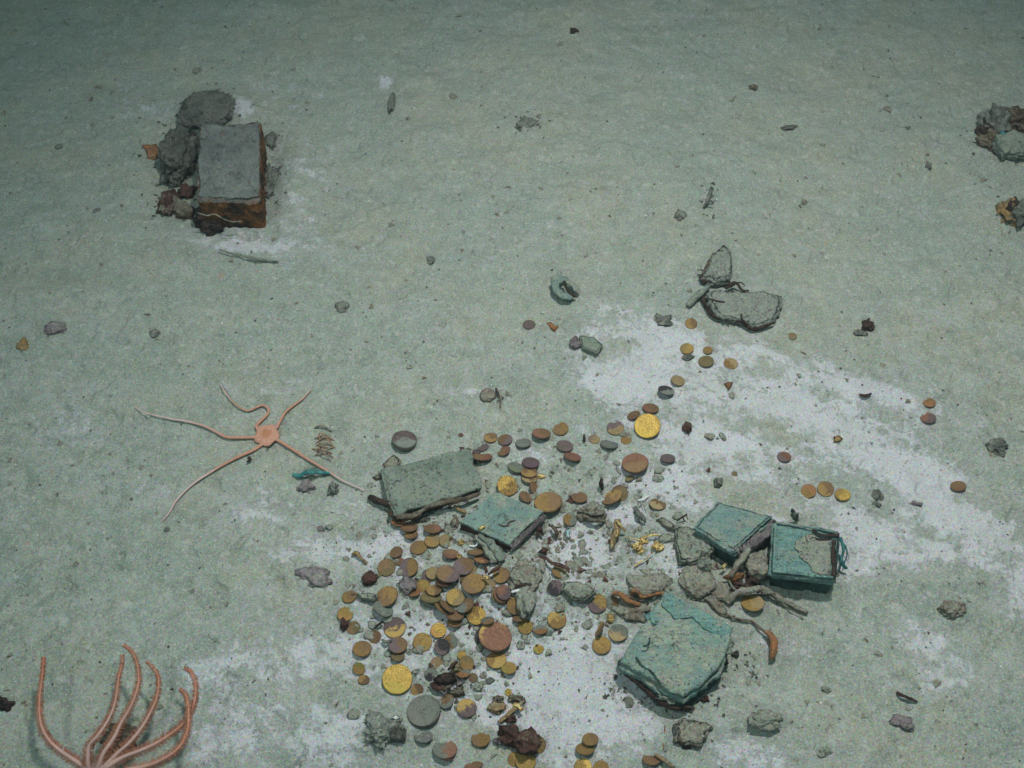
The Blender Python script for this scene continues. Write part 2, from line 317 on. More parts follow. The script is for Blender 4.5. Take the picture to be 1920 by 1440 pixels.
def outline(pts, jit, step=.0022, seed=0, closed=True):
    out = []; n = len(pts); s = 0
    for i in range(n if closed else n - 1):
        a = Vector(pts[i]); b = Vector(pts[(i + 1) % n]); L = (b - a).length; m = max(2, int(L / step)); nrm = Vector((b.y - a.y, a.x - b.x)).normalized()
        for q in range(m):
            t = q / m; p = a.lerp(b, t)
            d = mnoise.noise(Vector(((s + t * L) * 60, seed * 7.3, 0))) * 1.2 + .6 * mnoise.noise(Vector(((s + t * L) * 240, seed * 3.1, 5)))
            out.append(p + nrm * d * jit)
        s += L
    return out
def slab(name, cpx, thick, mat, parent=None, jit=.0012, rough=.0008, seed=0, hs=None, bevel=.0015, h=None, flare=0.0, wav=.0, step=.0022, dome=0.):
    """a plate whose top outline is given by rays; cpx=[(px,py[,height above mud])]"""
    C3 = []
    for i, c in enumerate(cpx):
        hh = c[2] if len(c) > 2 else (h if h is not None else thick * .6)
        C3.append(P(c[0], c[1], hh))
    A = np.array([[p.x, p.y, 1] for p in C3]); Z = np.array([p.z for p in C3])
    co, *_ = np.linalg.lstsq(A, Z, rcond=None)
    zt = lambda x, y: co[0] * x + co[1] * y + co[2]
    ol = outline([(p.x, p.y) for p in C3], jit, step, seed)
    cx = sum(p.x for p in ol) / len(ol); cy = sum(p.y for p in ol) / len(ol); c = Vector((cx, cy)); n = len(ol)
    size = max((p - c).length for p in ol)
    V = []; F = []
    fr = [0.04] + list(np.linspace(.14, .9, max(3, min(26, int(size / .0035)))))
    ins = bevel / size
    fr += [1 - 2.2 * ins, 1 - .8 * ins, 1.0]; drop = [0] * (len(fr) - 3) + [0, bevel * .25, bevel * .9]
    def nz(x, y): return rough * 1.6 * mnoise.noise(Vector((x * 90, y * 90, seed))) + rough * mnoise.noise(Vector((x * 300, y * 300, seed))) + wav * mnoise.noise(Vector((x * 22, y * 22, seed + 9)))
    V.append((cx, cy, zt(cx, cy) + nz(cx, cy) + dome))
    for f, dp in zip(fr, drop):
        for p in ol:
            q = c + (p - c) * f; V.append((q.x, q.y, zt(q.x, q.y) - dp + nz(q.x, q.y) + dome * (1 - f * f)))
    lv = max(3, int(thick / .002))
    for j in range(1, lv + 1):
        t = j / lv
        for i, p in enumerate(ol):
            d = (p - c).normalized(); a = mnoise.noise(Vector((p.x * 120, p.y * 120, t * 6 + seed))) * jit * 1.1 + flare * t - (bevel if j == lv else 0)
            q = p + d * a; V.append((q.x, q.y, zt(p.x, p.y) - bevel - (thick - bevel) * t))
    V.append((cx, cy, zt(cx, cy) - thick))
    for i in range(n): F.append((0, 1 + i, 1 + (i + 1) % n))
    rings = len(fr) + lv
    for r in range(rings - 1):
        for i in range(n):
            a = 1 + r * n + i; b = 1 + r * n + (i + 1) % n; F.append((a, a + n, b + n, b))
    last = 1 + (rings - 1) * n; e = len(V) - 1
    for i in range(n): F.append((e, last + (i + 1) % n, last + i))
    # outline may run either way round: make normals face outward
    area = sum(ol[i].x * ol[(i + 1) % n].y - ol[(i + 1) % n].x * ol[i].y for i in range(n))
    if area < 0: F = [tuple(reversed(f)) for f in F]
    o = mk(name, V, F, mat, None, True, None if parent else (cx, cy, zt(cx, cy) - thick))
    if parent:
        for v in o.data.vertices: v.co -= parent.location
        o.parent = parent
    return o
def spline(pts, n):
    out = []; m = len(pts)
    for i in range(m - 1):
        p0 = pts[max(i - 1, 0)]; p1 = pts[i]; p2 = pts[i + 1]; p3 = pts[min(i + 2, m - 1)]
        for k in range(n):
            t = k / n; t2 = t * t; t3 = t2 * t
            out.append(p1 * 1.0 * (1 - 3 * t2 / 2 * 0) if False else (p1 * 2 + (p2 - p0) * t + (p0 * 2 - p1 * 5 + p2 * 4 - p3) * t2 + (p1 * 3 - p0 - p2 * 3 + p3) * t3) * .5)
    out.append(pts[-1]); return out
def sweep(pts, rads, seg=10, rough=.12, seed=0, V=None, F=None, cap=True, flat=1.0):
    V = [] if V is None else V; F = [] if F is None else F
    b0 = len(V); n = len(pts); nrm = Vector((0, 0, 1))
    for i, p in enumerate(pts):
        t = (pts[min(i + 1, n - 1)] - pts[max(i - 1, 0)]).normalized()
        nrm = (nrm - t * nrm.dot(t)); nrm = nrm.normalized() if nrm.length > 1e-6 else t.orthogonal().normalized(); bi = t.cross(nrm)
        for k in range(seg):
            a = 2 * math.pi * k / seg; r = rads[i] * (1 + rough * mnoise.noise(p * 130 + Vector((math.cos(a) * 1.3, math.sin(a) * 1.3, seed))) * 1.6)
            V.append(p + nrm * math.sin(a) * r * flat + bi * math.cos(a) * r)
    for i in range(n - 1):
        for k in range(seg):
            a = b0 + i * seg + k; b = b0 + i * seg + (k + 1) % seg; F.append((a, a + seg, b + seg, b))
    if cap:
        V.append(pts[0] - (pts[1] - pts[0]).normalized() * rads[0] * .5); V.append(pts[-1] + (pts[-1] - pts[-2]).normalized() * rads[-1] * .5); c0 = len(V) - 2
        for k in range(seg):
            F.append((c0, b0 + k, b0 + (k + 1) % seg)); l = b0 + (n - 1) * seg; F.append((c0 + 1, l + (k + 1) % seg, l + k))
    return V, F
def tube(name, path, wpx, mat, parent=None, rough=.2, seg=9, seed=0, flat=1., fork=None):
    """path=[(px,py,height[,width factor])]"""
    pts = [P(c[0], c[1], c[2]) for c in path]; wf = [c[3] if len(c) > 3 else 1 for c in path]
    n = 8; pp = spline(pts, n); L = len(pp); s = S(path[0][0], path[0][1])
    rr = [wpx * s / 2 * (wf[min(i // n, len(wf) - 2)] * (1 - (i % n) / n) + wf[min(i // n + 1, len(wf) - 1)] * (i % n) / n) for i in range(L - 1)] + [wpx * s / 2 * wf[-1]]
    V, F = sweep(pp, rr, seg, rough, seed, flat=flat)
    for fk in (fork or []):
        pts = [P(c[0], c[1], c[2]) for c in fk[0]]; q = spline(pts, 6); r0 = fk[1] * s / 2
        sweep(q, [r0 * (1 - .5 * i / len(q)) for i in range(len(q))], seg, rough, seed + 3, V, F)
    o = mk(name, V, F, mat, parent, True, None if parent else tuple(pp[len(pp) // 2]))
    return o
def rock(name, px, py, wpx, hpx, hgt, mat, seed=0, rot=0, parent=None, sink=.35, rough=.28, sub=4, up=0.0, spik=0.):
    s = S(px, py); base = P(px, py, 0); el = math.asin(min(1, -((base - CO).normalized().z)))
    rx = wpx * s / 2; ry = hpx * s / 2 / max(.3, math.sin(el))
    bm = bmesh.new(); bmesh.ops.create_icosphere(bm, subdivisions=sub, radius=1)
    ca, sa = math.cos(R(-rot)), math.sin(R(-rot))
    for v in bm.verts:
        p = v.co.copy(); q = p * 1.3 + Vector((seed * 3.7, seed * 1.3, seed * 9.1))
        k = 1 + rough * (mnoise.noise(q) * 1.5 + .8 * mnoise.noise(q * 2.3) + .5 * mnoise.noise(q * 5.1) + .35 * mnoise.noise(q * 11) + .2 * mnoise.noise(q * 23)) + spik * max(0, mnoise.noise(q * 9))
        cell = mnoise.cell(q * 1.1) * .08 * rough * 3; p *= (k + cell)
        for ax in range(3): p[ax] = math.copysign(abs(p[ax]) ** .92, p[ax])
        x, y = p.x * rx, p.y * ry
        v.co = (x * ca - y * sa, x * sa + y * ca, p.z * hgt)
    bmesh.ops.recalc_face_normals(bm, faces=bm.faces)
    me = bpy.data.meshes.new(name); bm.to_mesh(me); bm.free(); me.materials.append(M[mat])
    me.polygons.foreach_set('use_smooth', [hgt < .5] * len(me.polygons))
    o = bpy.data.objects.new(name, me); COL.objects.link(o); o.location = base + Vector((0, 0, hgt * (1 - 2 * sink) + up))
    if parent is not None: o.parent = parent; o.location = o.location - parent.location
    return o

# ------------------------------------------------------------------ the setting: one sheet of sea floor
def build_ground():
    far = lambda a, b, n, g: [a + (b - a) * (i / n) ** g for i in range(1, n + 1)]
    xs = sorted([-1.02 - v for v in far(0, 5, 26, 2)] + list(np.arange(-1.02, 1.021, .00185)) + [1.02 + v for v in far(0, 5, 26, 2)])
    ys = [.24]; st = .0017
    while ys[-1] < 1.80: ys.append(ys[-1] + st * (1 + .9 * (ys[-1] - .24)))
    ys = sorted([.24 - v for v in far(0, 3, 22, 2)] + ys + [ys[-1] + v for v in far(0, 7, 34, 2)])
    X, Y = np.meshgrid(np.array(xs), np.array(ys)); ny, nx = X.shape
    pl = pale_at(X, Y); inside = (np.abs(X) < 1.6) & (Y > -.4) & (Y < 2.6); pl = np.where(inside, pl, -.2)
    Z = G(X, Y) - .0009 * np.clip((pl - .3) / .35, 0, 1) + .0016 * np.clip((fbm(X, Y, .02, 2, 71) - .62) * 6, 0, 1) * (pl < .3)
    # burrows and pocks
    Z = Z - .003 * np.clip((fbm(X, Y, .026, 2, 81) - .74) * 12, 0, 1) - .004 * np.clip((fbm(X, Y, .012, 1, 91) - .90) * 18, 0, 1)
    v = np.stack([X, Y, Z], -1).reshape(-1, 3).astype(np.float32)
    idx = np.arange(nx * ny).reshape(ny, nx); q = np.stack([idx[:-1, :-1], idx[:-1, 1:], idx[1:, 1:], idx[1:, :-1]], -1).reshape(-1, 4)
    me = bpy.data.meshes.new('sea_floor'); me.vertices.add(len(v)); me.vertices.foreach_set('co', v.ravel())
    me.loops.add(q.size); me.loops.foreach_set('vertex_index', q.ravel().astype(np.int32))
    me.polygons.add(len(q)); me.polygons.foreach_set('loop_start', np.arange(0, q.size, 4, dtype=np.int32))
    me.polygons.foreach_set('use_smooth', np.ones(len(q), bool)); me.update(calc_edges=True); me.validate()
    a = me.attributes.new('pale', 'FLOAT', 'POINT'); a.data.foreach_set('value', pl.ravel().astype(np.float32))
    me.materials.append(M['ground'])
    o = bpy.data.objects.new('sea_floor', me); COL.objects.link(o); tag(o, kind='structure')
build_ground()

# ------------------------------------------------------------------ coins
def coin_mesh(seed, bright=False):
    n = 44; V = []; F = []
    prof = [(.12, 0), (.25, 0), (.38, 0), (.5, 0), (.62, 0), (.72, 0), (.81, 0), (.875, .0), (.905, .022), (.955, .026), (.99, .012), (1.0, -.015), (1.0, -.055), (.985, -.085), (.9, -.1)]
    th = .065
    V.append((0, 0, th + .02))
    for r, dz in prof:
        for k in range(n):
            a = 2 * math.pi * k / n; x = r * math.cos(a); y = r * math.sin(a); z = th + dz
            if r < .88:
                head = math.exp(-(((x + .03) / .34) ** 2 + ((y - .12) / .42) ** 2) * 1.6) * .08 + math.exp(-((x / .42) ** 2 + ((y + .46) / .2) ** 2)) * .03
                z += head + .030 * mnoise.noise(Vector((x * 4.5, y * 4.5, seed * 5))) + .022 * mnoise.noise(Vector((x * 11, y * 11, seed)))
                if .76 < r < .85: z += .030 * max(0, math.cos(a * 13)) ** 3
            rr = 1 + .012 * mnoise.noise(Vector((math.cos(a) * 2, math.sin(a) * 2, seed)))
            V.append((x * rr, y * rr, z))
    V.append((0, 0, -.04))
    for k in range(n): F.append((0, 1 + k, 1 + (k + 1) % n))
    for j in range(len(prof) - 1):
        for k in range(n):
            a = 1 + j * n + k; b = 1 + j * n + (k + 1) % n; F.append((a, a + n, b + n, b))
    e = len(V) - 1; l = 1 + (len(prof) - 1) * n
    for k in range(n): F.append((e, l + (k + 1) % n, l + k))
    me = bpy.data.meshes.new('coin'); me.from_pydata(V, [], F); me.update(); me.materials.append(M['coin'])
    me.polygons.foreach_set('use_smooth', [True] * len(me.polygons)); return me
CM = [coin_mesh(i) for i in range(6)]
T = {'gold': (.85, .58, .16), 'ochre': (.34, .215, .075), 'tan': (.37, .28, .14), 'brown': (.235, .145, .07), 'red': (.245, .12, .075), 'purple': (.165, .12, .12),
     'olive': (.225, .175, .08), 'grey': (.19, .215, .18), 'dark': (.05, .045, .05), 'orange': (.35, .18, .075), 'dull': (.47, .32, .10)}
COIN_N = [0]
def coin(px, py, wd, ht, ang, tone, dust, label, lift=0., sink=None, gl=None, th=1.2, spin=None, cat='coin', group='coins scattered on the sea floor'):
    a, b = (tone.split('/') + [None])[:2]
    COIN_N[0] += 1; i = COIN_N[0]; rnd = random.Random(i * 13 + 1)
    o = bpy.data.objects.new('coin', CM[i % 6]); COL.objects.link(o)
    d = (P(px, py) - CO).normalized()
    m = RT * math.cos(R(ang)) - UP * math.sin(R(ang)); pr = RT * (-math.sin(R(ang))) - UP * math.cos(R(ang))
    m = (m - d * m.dot(d)).normalized(); pr = d.cross(m).normalized()
    c = min(.999, ht / wd); sn = math.sqrt(1 - c * c)
    n = max((-d * c + pr * sn, -d * c - pr * sn), key=lambda q: q.z)
    r = wd / 2 * S(px, py); tilt = math.sqrt(max(0, 1 - n.z * n.z))
    hh = r * tilt * (.72 if sink is None else sink) + r * (.05 if dust < .3 else -.01 if dust < .5 else -.05) + lift / 1000 - (.0006 if lift == 0 else 0)
    o.location = P(px, py, hh)
    xa = m; ya = n.cross(xa).normalized(); xa = ya.cross(n)
    mt = Matrix((xa, ya, n)).transposed().to_4x4()
    sp = R(spin) if spin is not None else rnd.uniform(0, 6.28)
    o.rotation_euler = (mt @ Matrix.Rotation(sp, 4, 'Z')).to_euler()
    o.scale = (r, r, r * th)
    j = rnd.uniform(.85, 1.15); o.color = (*[min(1, x * j) for x in T[a]], 1)
    o['patch'] = [float(x) for x in T[b]] if b else [float(x * rnd.uniform(.6, .95)) for x in T[a]]
    o['patchiness'] = .5 if b else .35
    o['dust'] = float(dust) - .38; o['gleam'] = float(gl if gl is not None else (1. if a == 'gold' else .55 if a == 'dull' else .34 if a in ('ochre', 'tan') else .12))
    tag(o, label, cat, group); return o
# px, py, width, height, turn, tone, dust, label, lift in mm
COINS = [
 # far, around the white patch
 (992,609,24,17,0,'purple',.35,'small grey brown coin alone left of the orange flake, far from the heap'),
 (1296,607,23,20,30,'brown/ochre',.35,'half dusted brown coin just below the fallen twig of the dark slab'),
 (1288,654,26,20,0,'dull',.1,'yellow coin highest of the loose four on the pale mud'),
 (1327,657,18,14,0,'ochre',.15,'smallest ochre coin of the loose four on the pale mud'),
 (1324,678,29,21,0,'olive',.1,'widest olive brown coin of the loose four on the pale mud'),
 (1370,682,26,21,15,'ochre/tan',.2,'rightmost ochre coin of the loose four on the pale mud'),
 (1271,714,27,18,20,'tan',.62,'pale dusted coin with a thin ochre rim above the dark grey coin'),
 (1249,733,31,16,15,'dark/grey',.15,'dark grey tilted coin on pale mud above the big bright gold coin'),
 (1485,631,18,14,0,'tan',.45,'faint tan coin below the tip of the dark split slab'),
 (1742,755,24,17,10,'orange',.2,'orange brown coin above the purple one at the right'),
 (1740,784,29,20,12,'purple/red',.1,'purple coin alone near the right edge below an orange brown one'),
 (1470,857,26,19,8,'red/purple',.1,'reddish coin alone on the pale mud right of the heap'),
 (1797,912,28,19,0,'brown',.55,'faint dust covered brown coin alone at the far right'),
 (1377,889,11,12,0,'tan',.3,'tiny tan coin above the green block pair'),
 # row along the top of the heap
 (1214,799,49,46,-15,'gold',.0,'large bright gold coin at the top of the heap, its relief shining'),
 (1220,766,31,17,10,'brown',.45,'dust veiled brown coin just above the large bright gold coin'),
 (1188,779,26,14,-25,'brown',.62,'nearly buried coin left of the veiled brown coin'),
 (1154,803,33,27,0,'tan/purple',.25,'tan coin with a purple top edge left of the large bright gold coin'),
 (1174,825,20,18,0,'ochre',.25,'small ochre coin between the tan coin and the large bright gold coin'),
 (1114,824,22,17,10,'tan',.4,'dusty tan coin beside a dark upright twig'),
 (1142,833,34,17,8,'grey',.55,'flat dusted grey coin below the purple topped tan coin'),
 (1050,804,32,25,0,'ochre/brown',.1,'round ochre brown coin topmost in the row above the plates'),
 (1015,814,35,18,5,'brown/red',.0,'thick red brown coin lying left of the topmost ochre brown coin'),
 (1059,837,32,21,8,'purple',.4,'purple grey coin right below the topmost ochre brown coin'),
 (1073,857,33,15,14,'red',.1,'narrow tilted red brown coin under the purple grey coin'),
 (981,831,30,17,-3,'grey',.3,'grey coin in the row above the plates'),
 (947,825,28,20,-10,'brown/purple',.1,'brown purple coin left of the grey coin in the row'),
 (920,821,26,18,0,'brown/ochre',.15,'leftmost brown coin in the row above the plates'),
 (945,846,25,16,-28,'brown',.15,'slanted brown coin under the brown purple coin of the row'),
 (906,839,21,14,-20,'purple',.1,'small purple coin leaning beside the grey plate corner'),
 (894,847,16,9,0,'purple',.15,'tiny purple coin tucked under the leaning small purple one'),
 (904,857,38,14,2,'brown',.5,'flat coin half under mud at the upper right corner of the grey plate'),
 (864,816,10,8,0,'brown',.1,'tiny brown coin alone above the grey plate'),
 (758,828,47,33,5,'purple/grey',.55,'big dust capped grey coin standing proud above the grey plate'),
 (1191,870,50,36,-5,'red/brown',.0,'large thick red brown coin alone below the large bright gold coin'),
 (1252,860,28,16,4,'purple',.3,'purple brown coin right of the large thick red brown coin'),
 (1180,897,17,10,-20,'tan',.4,'small dusty coin beneath the large thick red brown coin'),
 (1233,946,31,20,12,'brown/tan',.35,'dusty brown oval coin above the curled gold wire'),
 (1162,925,32,30,50,'olive',.15,'upper piece of the leaning olive coin pair right of the centre'),
 (1148,933,42,22,-28,'brown/ochre',.05,'lower piece of the leaning coin pair right of the centre'),
 (1086,933,31,20,6,'brown',.25,'brown coin between the big ochre coin and the leaning pair'),
 (1028,943,53,37,-8,'ochre/brown',.0,'large ochre brown coin touching the right corner of the small green plate'),
 (995,868,33,19,6,'purple',.0,'purple coin on top of the little pile above the small green plate'),
 (967,877,31,18,20,'grey',.4,'grey green coin left of the little pile above the small green plate'),
 (993,898,30,16,5,'brown/tan',.1,'lower coin of the stack of two above the small green plate'),
 (992,886,31,19,5,'brown/ochre',.05,'upper coin of the stack of two above the small green plate',3),
 (1000,914,24,14,80,'orange/brown',.1,'narrow orange brown coin standing on edge below the stack of two'),
 (951,911,40,36,45,'gold/ochre',.0,'broad yellow gold piece leaning on the back edge of the small green plate',3),
 (985,932,26,17,40,'brown',.15,'brown coin tucked behind the small green plate'),
 (1069,974,26,24,20,'ochre/grey',.5,'dust filled coin with an ochre arc near the brown lump'),
 # left column, below the grey plate
 (746,980,26,14,8,'orange',.1,'orange coin peeping from under the lower corner of the grey plate'),
 (767,989,33,17,-4,'brown',.05,'upper brown coin of the two below the grey plate corner'),
 (771,1003,26,16,-12,'brown/ochre',.1,'lower brown coin of the two below the grey plate corner'),
 (811,992,33,17,0,'brown/red',.1,'flat red brown coin above the tan pair'),
 (836,1014,26,25,45,'tan',.4,'right dusty tan coin of the overlapping tan pair'),
 (811,1014,31,25,-5,'tan/ochre',.3,'left dusty ochre coin of the overlapping tan pair',2),
 (785,1027,33,25,-15,'ochre/brown',.1,'ochre brown coin leaning left of the tan pair'),
 (743,1036,26,19,-28,'brown',.05,'slanted brown coin left of the ochre brown leaning one'),
 (749,1053,18,15,0,'brown/red',.35,'little reddish coin between the dark olive coin and the slanted brown one'),
 (845,1039,30,18,4,'red/brown',.15,'oval red brown coin left above the dark rimmed coin'),
 (725,1064,34,32,-30,'olive/brown',.1,'dark olive coin leaning at the left margin of the heap'),
 (767,1064,37,33,-50,'ochre/purple',.05,'broad ochre coin with purple lower edge at the left of the heap'),
 (893,1034,33,15,-6,'brown',.35,'dusty brown coin beside the mossy splinter'),
 (905,1050,32,13,4,'red/orange',.1,'flat orange red coin under the end of the mossy splinter'),
 (878,1062,36,31,0,'tan/olive',.2,'tan coin peeping from behind the dark rimmed brown coin'),
 (869,1062,37,32,0,'brown/purple',.0,'brown coin with a dark upper rim in the middle of the heap',3),
 (804,1080,27,25,10,'tan/purple',.1,'lower tan coin of the stack beside the purple brown coin'),
 (811,1075,26,23,0,'tan',.1,'upper tan coin of the stack beside the purple brown coin',3),
 (833,1093,31,14,5,'red',.2,'red brown coin slipped under the big purple brown coin'),
 (840,1077,45,31,6,'purple/brown',.0,'big purple brown coin lying over the tan stack',5),
 (875,1087,24,18,0,'brown',.5,'mud covered coin between the dark rimmed and the broad ochre brown coin'),
 (888,1095,44,37,-12,'ochre/brown',.0,'broad ochre brown coin in the middle of the heap',3),
 (918,1093,25,23,20,'tan',.4,'dusty tan coin right of the broad ochre brown coin'),
 (940,1079,33,28,-30,'ochre/brown',.1,'ochre coin leaning against the dusted lump'),
 (793,1100,27,29,60,'dull/ochre',.0,'dull gold coin overlapped by a brown one left of the heap centre'),
 (808,1121,40,20,3,'olive',.4,'muddy olive coin below the dull gold and brown pair'),
 (814,1107,28,20,-8,'brown/ochre',.0,'brown coin overlapping the dull gold one',3),
 (778,1113,22,11,-20,'orange',.1,'orange sliver of coin under the grey purple flake'),
 (854,1120,35,32,0,'tan/dull',.1,'round dull tan coin lying flat on the slope of the heap',3),
 (873,1136,35,22,-35,'brown/grey',.3,'slanted brown coin with a dusted lower half beside the dull tan coin',2),
 (838,1138,34,11,38,'brown',.0,'upper coin of the pair standing on edge below the dull tan coin',2),
 (829,1141,36,12,40,'ochre/brown',.0,'lower coin of the pair standing on edge below the dull tan coin'),
 (852,1168,28,17,3,'ochre/brown',.1,'lowest brown coin of the leaning pile below the dull tan coin'),
 (853,1155,33,18,3,'brown/red',.2,'red brown coin lying on the lowest one of the leaning pile',3),
 (893,1154,36,35,30,'gold/ochre',.0,'bright gold coin with a brown crescent touching the huge red coin'),
 (655,1119,28,22,-20,'ochre/brown',.05,'ochre brown coin at the left tip of the dusted ridge'),
 (725,1119,45,34,-35,'ochre/brown',.0,'large ochre brown coin leaning at the left of the heap'),
 (718,1142,40,26,30,'grey',.75,'mud covered grey coin under the large leaning ochre brown one'),
 (740,1177,42,38,-20,'purple/dull',.35,'purple coin with an ochre patch and grey mud on its left'),
 (647,1152,30,26,0,'dull',.15,'light ochre coin at the left outer edge of the heap'),
 (662,1177,26,24,-30,'olive/brown',.05,'olive brown coin under the light ochre one at the left outer edge'),
 (702,1194,25,24,-30,'brown',.3,'dusty brown coin above the ochre brown pair at the left'),
 (679,1217,36,29,-5,'ochre/brown',.0,'ochre brown oval coin at the left outer edge, second row'),
 (746,1231,26,19,0,'olive',.25,'small olive coin sticking out below the thick brown one'),
 (746,1210,36,30,-5,'brown/purple',.0,'thick brown coin lying on the small olive one',3),
 (792,1204,36,34,0,'dull/ochre',.0,'round dull gold coin left of the small shining one'),
 (845,1203,27,32,60,'ochre/grey',.15,'ochre coin with a grey half behind the blackened coin'),
 (822,1182,30,28,0,'gold',.0,'small shining gold coin above the blackened coin',2),
 (829,1213,30,33,80,'dark/purple',.05,'blackened purple coin below the small shining gold one',3),
 (866,1229,17,16,0,'gold',.0,'tiny bright gold coin at the top of the rusty wood pile',3),
 (820,1243,25,23,0,'tan',.4,'dusty tan coin left of the rusty wood pile'),
 (808,1265,25,25,0,'dark/grey',.45,'ash grey coin with a black rim left of the rusty wood pile'),
 (875,1244,29,27,40,'ochre/olive',.1,'brown ochre coin right of the rusty wood, partly under mud'),
 (869,1262,26,18,-10,'orange/grey',.45,'orange arc of a coin below the brown ochre one'),
 (887,1271,18,17,0,'olive',.2,'small olive coin at the right foot of the rusty wood pile'),
 (745,1274,57,55,0,'gold',.05,'largest bright gold coin, with a beaded rim, at the lower left of the heap'),
 (673,1254,24,22,30,'ochre',.15,'ochre coin upper one of two at the left of the largest gold coin'),
 (682,1275,22,18,0,'brown/ochre',.1,'brown coin lower one of two at the left of the largest gold coin'),
 (782,1294,24,31,80,'brown/ochre',.05,'tall tilted brown coin right of the largest bright gold coin'),
 (795,1335,64,56,-20,'grey',.62,'largest grey green dusted coin near the bottom'),
 (838,1315,30,23,-50,'brown/grey',.3,'leaning brown coin between the largest grey coin and the rusty wood'),
 (875,1328,38,34,0,'purple/dull',.0,'purple coin with a small gold spot at its lower right'),
 (928,1195,63,53,15,'red/dull',.0,'huge red coin with a gold patch in the centre of the heap',4),
 (912,1196,44,50,90,'red/dark',.1,'dark red coin wedged under the huge red coin'),
 (914,1164,26,14,-10,'grey/brown',.5,'small dusted coin resting on the upper edge of the huge red coin',8),
 (931,1238,38,31,-10,'ochre/dull',.1,'ochre coin overlapped by a dull gold one below the huge red coin'),
 (954,1253,29,22,0,'dull',.0,'dull gold coin overlapping the ochre coin below the huge red one',3),
 (953,1298,13,14,0,'gold',.1,'tiny pale gold coin above the cross'),
 (937,1117,34,30,50,'tan/gold',.0,'lowest gold edged coin of the tilted stack of three'),
 (940,1115,32,28,50,'brown/red',.0,'middle red brown coin of the tilted stack of three',4),
 (944,1111,29,26,50,'purple/red',.2,'top reddish purple coin of the tilted stack of three',8),
 (966,1136,32,35,80,'ochre/brown',.1,'ochre coin half hidden by the dusted lump right of the tilted stack'),
 (975,1158,28,15,-15,'brown',.4,'dusty brown coin above the flat dull gold one'),
 (985,1175,29,28,0,'dull',.0,'flat round dull gold coin right of the huge red one'),
 (1012,1181,28,18,3,'orange/grey',.4,'muddy coin with an orange lower rim right of the flat dull gold one'),
 (1029,1188,14,14,0,'grey',.5,'tiny grey coin beside the orange rimmed muddy one'),
 (1044,1162,36,34,20,'ochre/dull',.15,'ochre coin with a dusted left side, alone in the pale mud'),
 (1010,1217,20,18,0,'gold',.1,'small bright gold coin alone on the pale mud'),
 (1048,1073,28,20,25,'ochre/olive',.05,'ochre coin under a dark red curved shard'),
 (1041,1102,28,29,60,'dark/purple',.0,'dark purple dish shaped coin left of the flat dusted stone'),
 (1120,1132,36,35,-30,'dull/purple',.0,'coin split into gold and purple halves right of the flat dusted stone'),
 (1148,1130,26,32,90,'brown/grey',.45,'dusty coin standing behind the gold and purple one'),
 (1125,1180,30,9,-62,'brown/ochre',.0,'coin seen on edge above the dull gold coin near the large green block'),
 (1159,1187,37,32,-5,'grey/tan',.5,'mud grey coin with tan left edge near the large green block'),
 (1128,1210,36,33,0,'dull/ochre',.2,'dull gold coin below the mud grey one near the large green block'),
 (1177,1317,23,21,-10,'grey',.5,'pale grey coin with a thin gold rim left of the green block foot'),
 (901,1386,36,29,-3,'ochre/brown',.0,'ochre coin with a brown band near the bottom'),
 (794,1381,35,23,0,'grey',.8,'buried coin, only a grey outline, under the largest grey coin'),
 (834,1406,47,33,0,'grey/red',.7,'dusted coin with a red brown streak at the bottom'),
 (838,1420,26,12,5,'red',.2,'red sliver of coin below the streaked dusted one'),
 (1008,1396,32,34,80,'ochre/olive',.05,'ochre coin right behind the dark red rust lump'),
 (950,1405,22,21,0,'dull',.2,'small dull coin left of the dark red rust lump'),
 (965,1424,27,31,80,'dull/ochre',.1,'left coin of the overlapping pair at the bottom'),
 (986,1428,39,35,0,'dull',.05,'right coin of the overlapping pair at the bottom',3),
 (1107,1387,31,23,0,'ochre/brown',.0,'upper brown gold coin of the two near the bottom right of the heap',2),
 (1097,1405,36,22,0,'ochre',.1,'lower ochre coin of the two near the bottom right of the heap'),
 (1093,1437,33,29,0,'dull/gold',.0,'bright dull gold coin cut by the bottom edge'),
 (1127,1440,30,26,0,'dull/ochre',.0,'ochre gold coin cut by the bottom edge, right of a brighter one'),
 (888,1437,36,14,-12,'brown/red',.2,'flat brown coin at the bottom edge, left of the overlapping pair'),
 # right side
 (1516,921,28,26,0,'ochre/orange',.15,'left coin of the row of three on pale mud at the right'),
 (1548,917,31,28,30,'brown/ochre',.1,'middle brown coin of the row of three on pale mud at the right',1),
 (1580,928,29,22,10,'gold/dull',.05,'right bright gold coin of the row of three on pale mud at the right'),
 (1411,1131,43,31,5,'dull/tan',.1,'oval tan gold coin beneath the arched branch'),
 (1221,1425,34,20,5,'brown',.45,'dusty brown coin at the bottom edge left of the tan stick'),
]
THICK = {(758, 828): (3.4, 2.5), (795, 1335): (2.4, 2), (1191, 870): (1.8, 1), (928, 1195): (1.9, 5), (1015, 814): (1.8, 1), (745, 1274): (1.5, 1), (1214, 799): (1.5, 1), (1028, 943): (1.6, 1), (1249, 733): (1.6, 1)}
for row in COINS:
    row = list(row); lift = row[8] if len(row) > 8 else 0; th = 1.25
    if (row[0], row[1]) in THICK: th, lift = THICK[(row[0], row[1])]
    c_ = coin(*row[:8], lift=lift, th=th, spin=(150 if (row[0], row[1]) == (928, 1195) else None))
    if (row[0], row[1]) == (928, 1195): c_['patchiness'] = .12

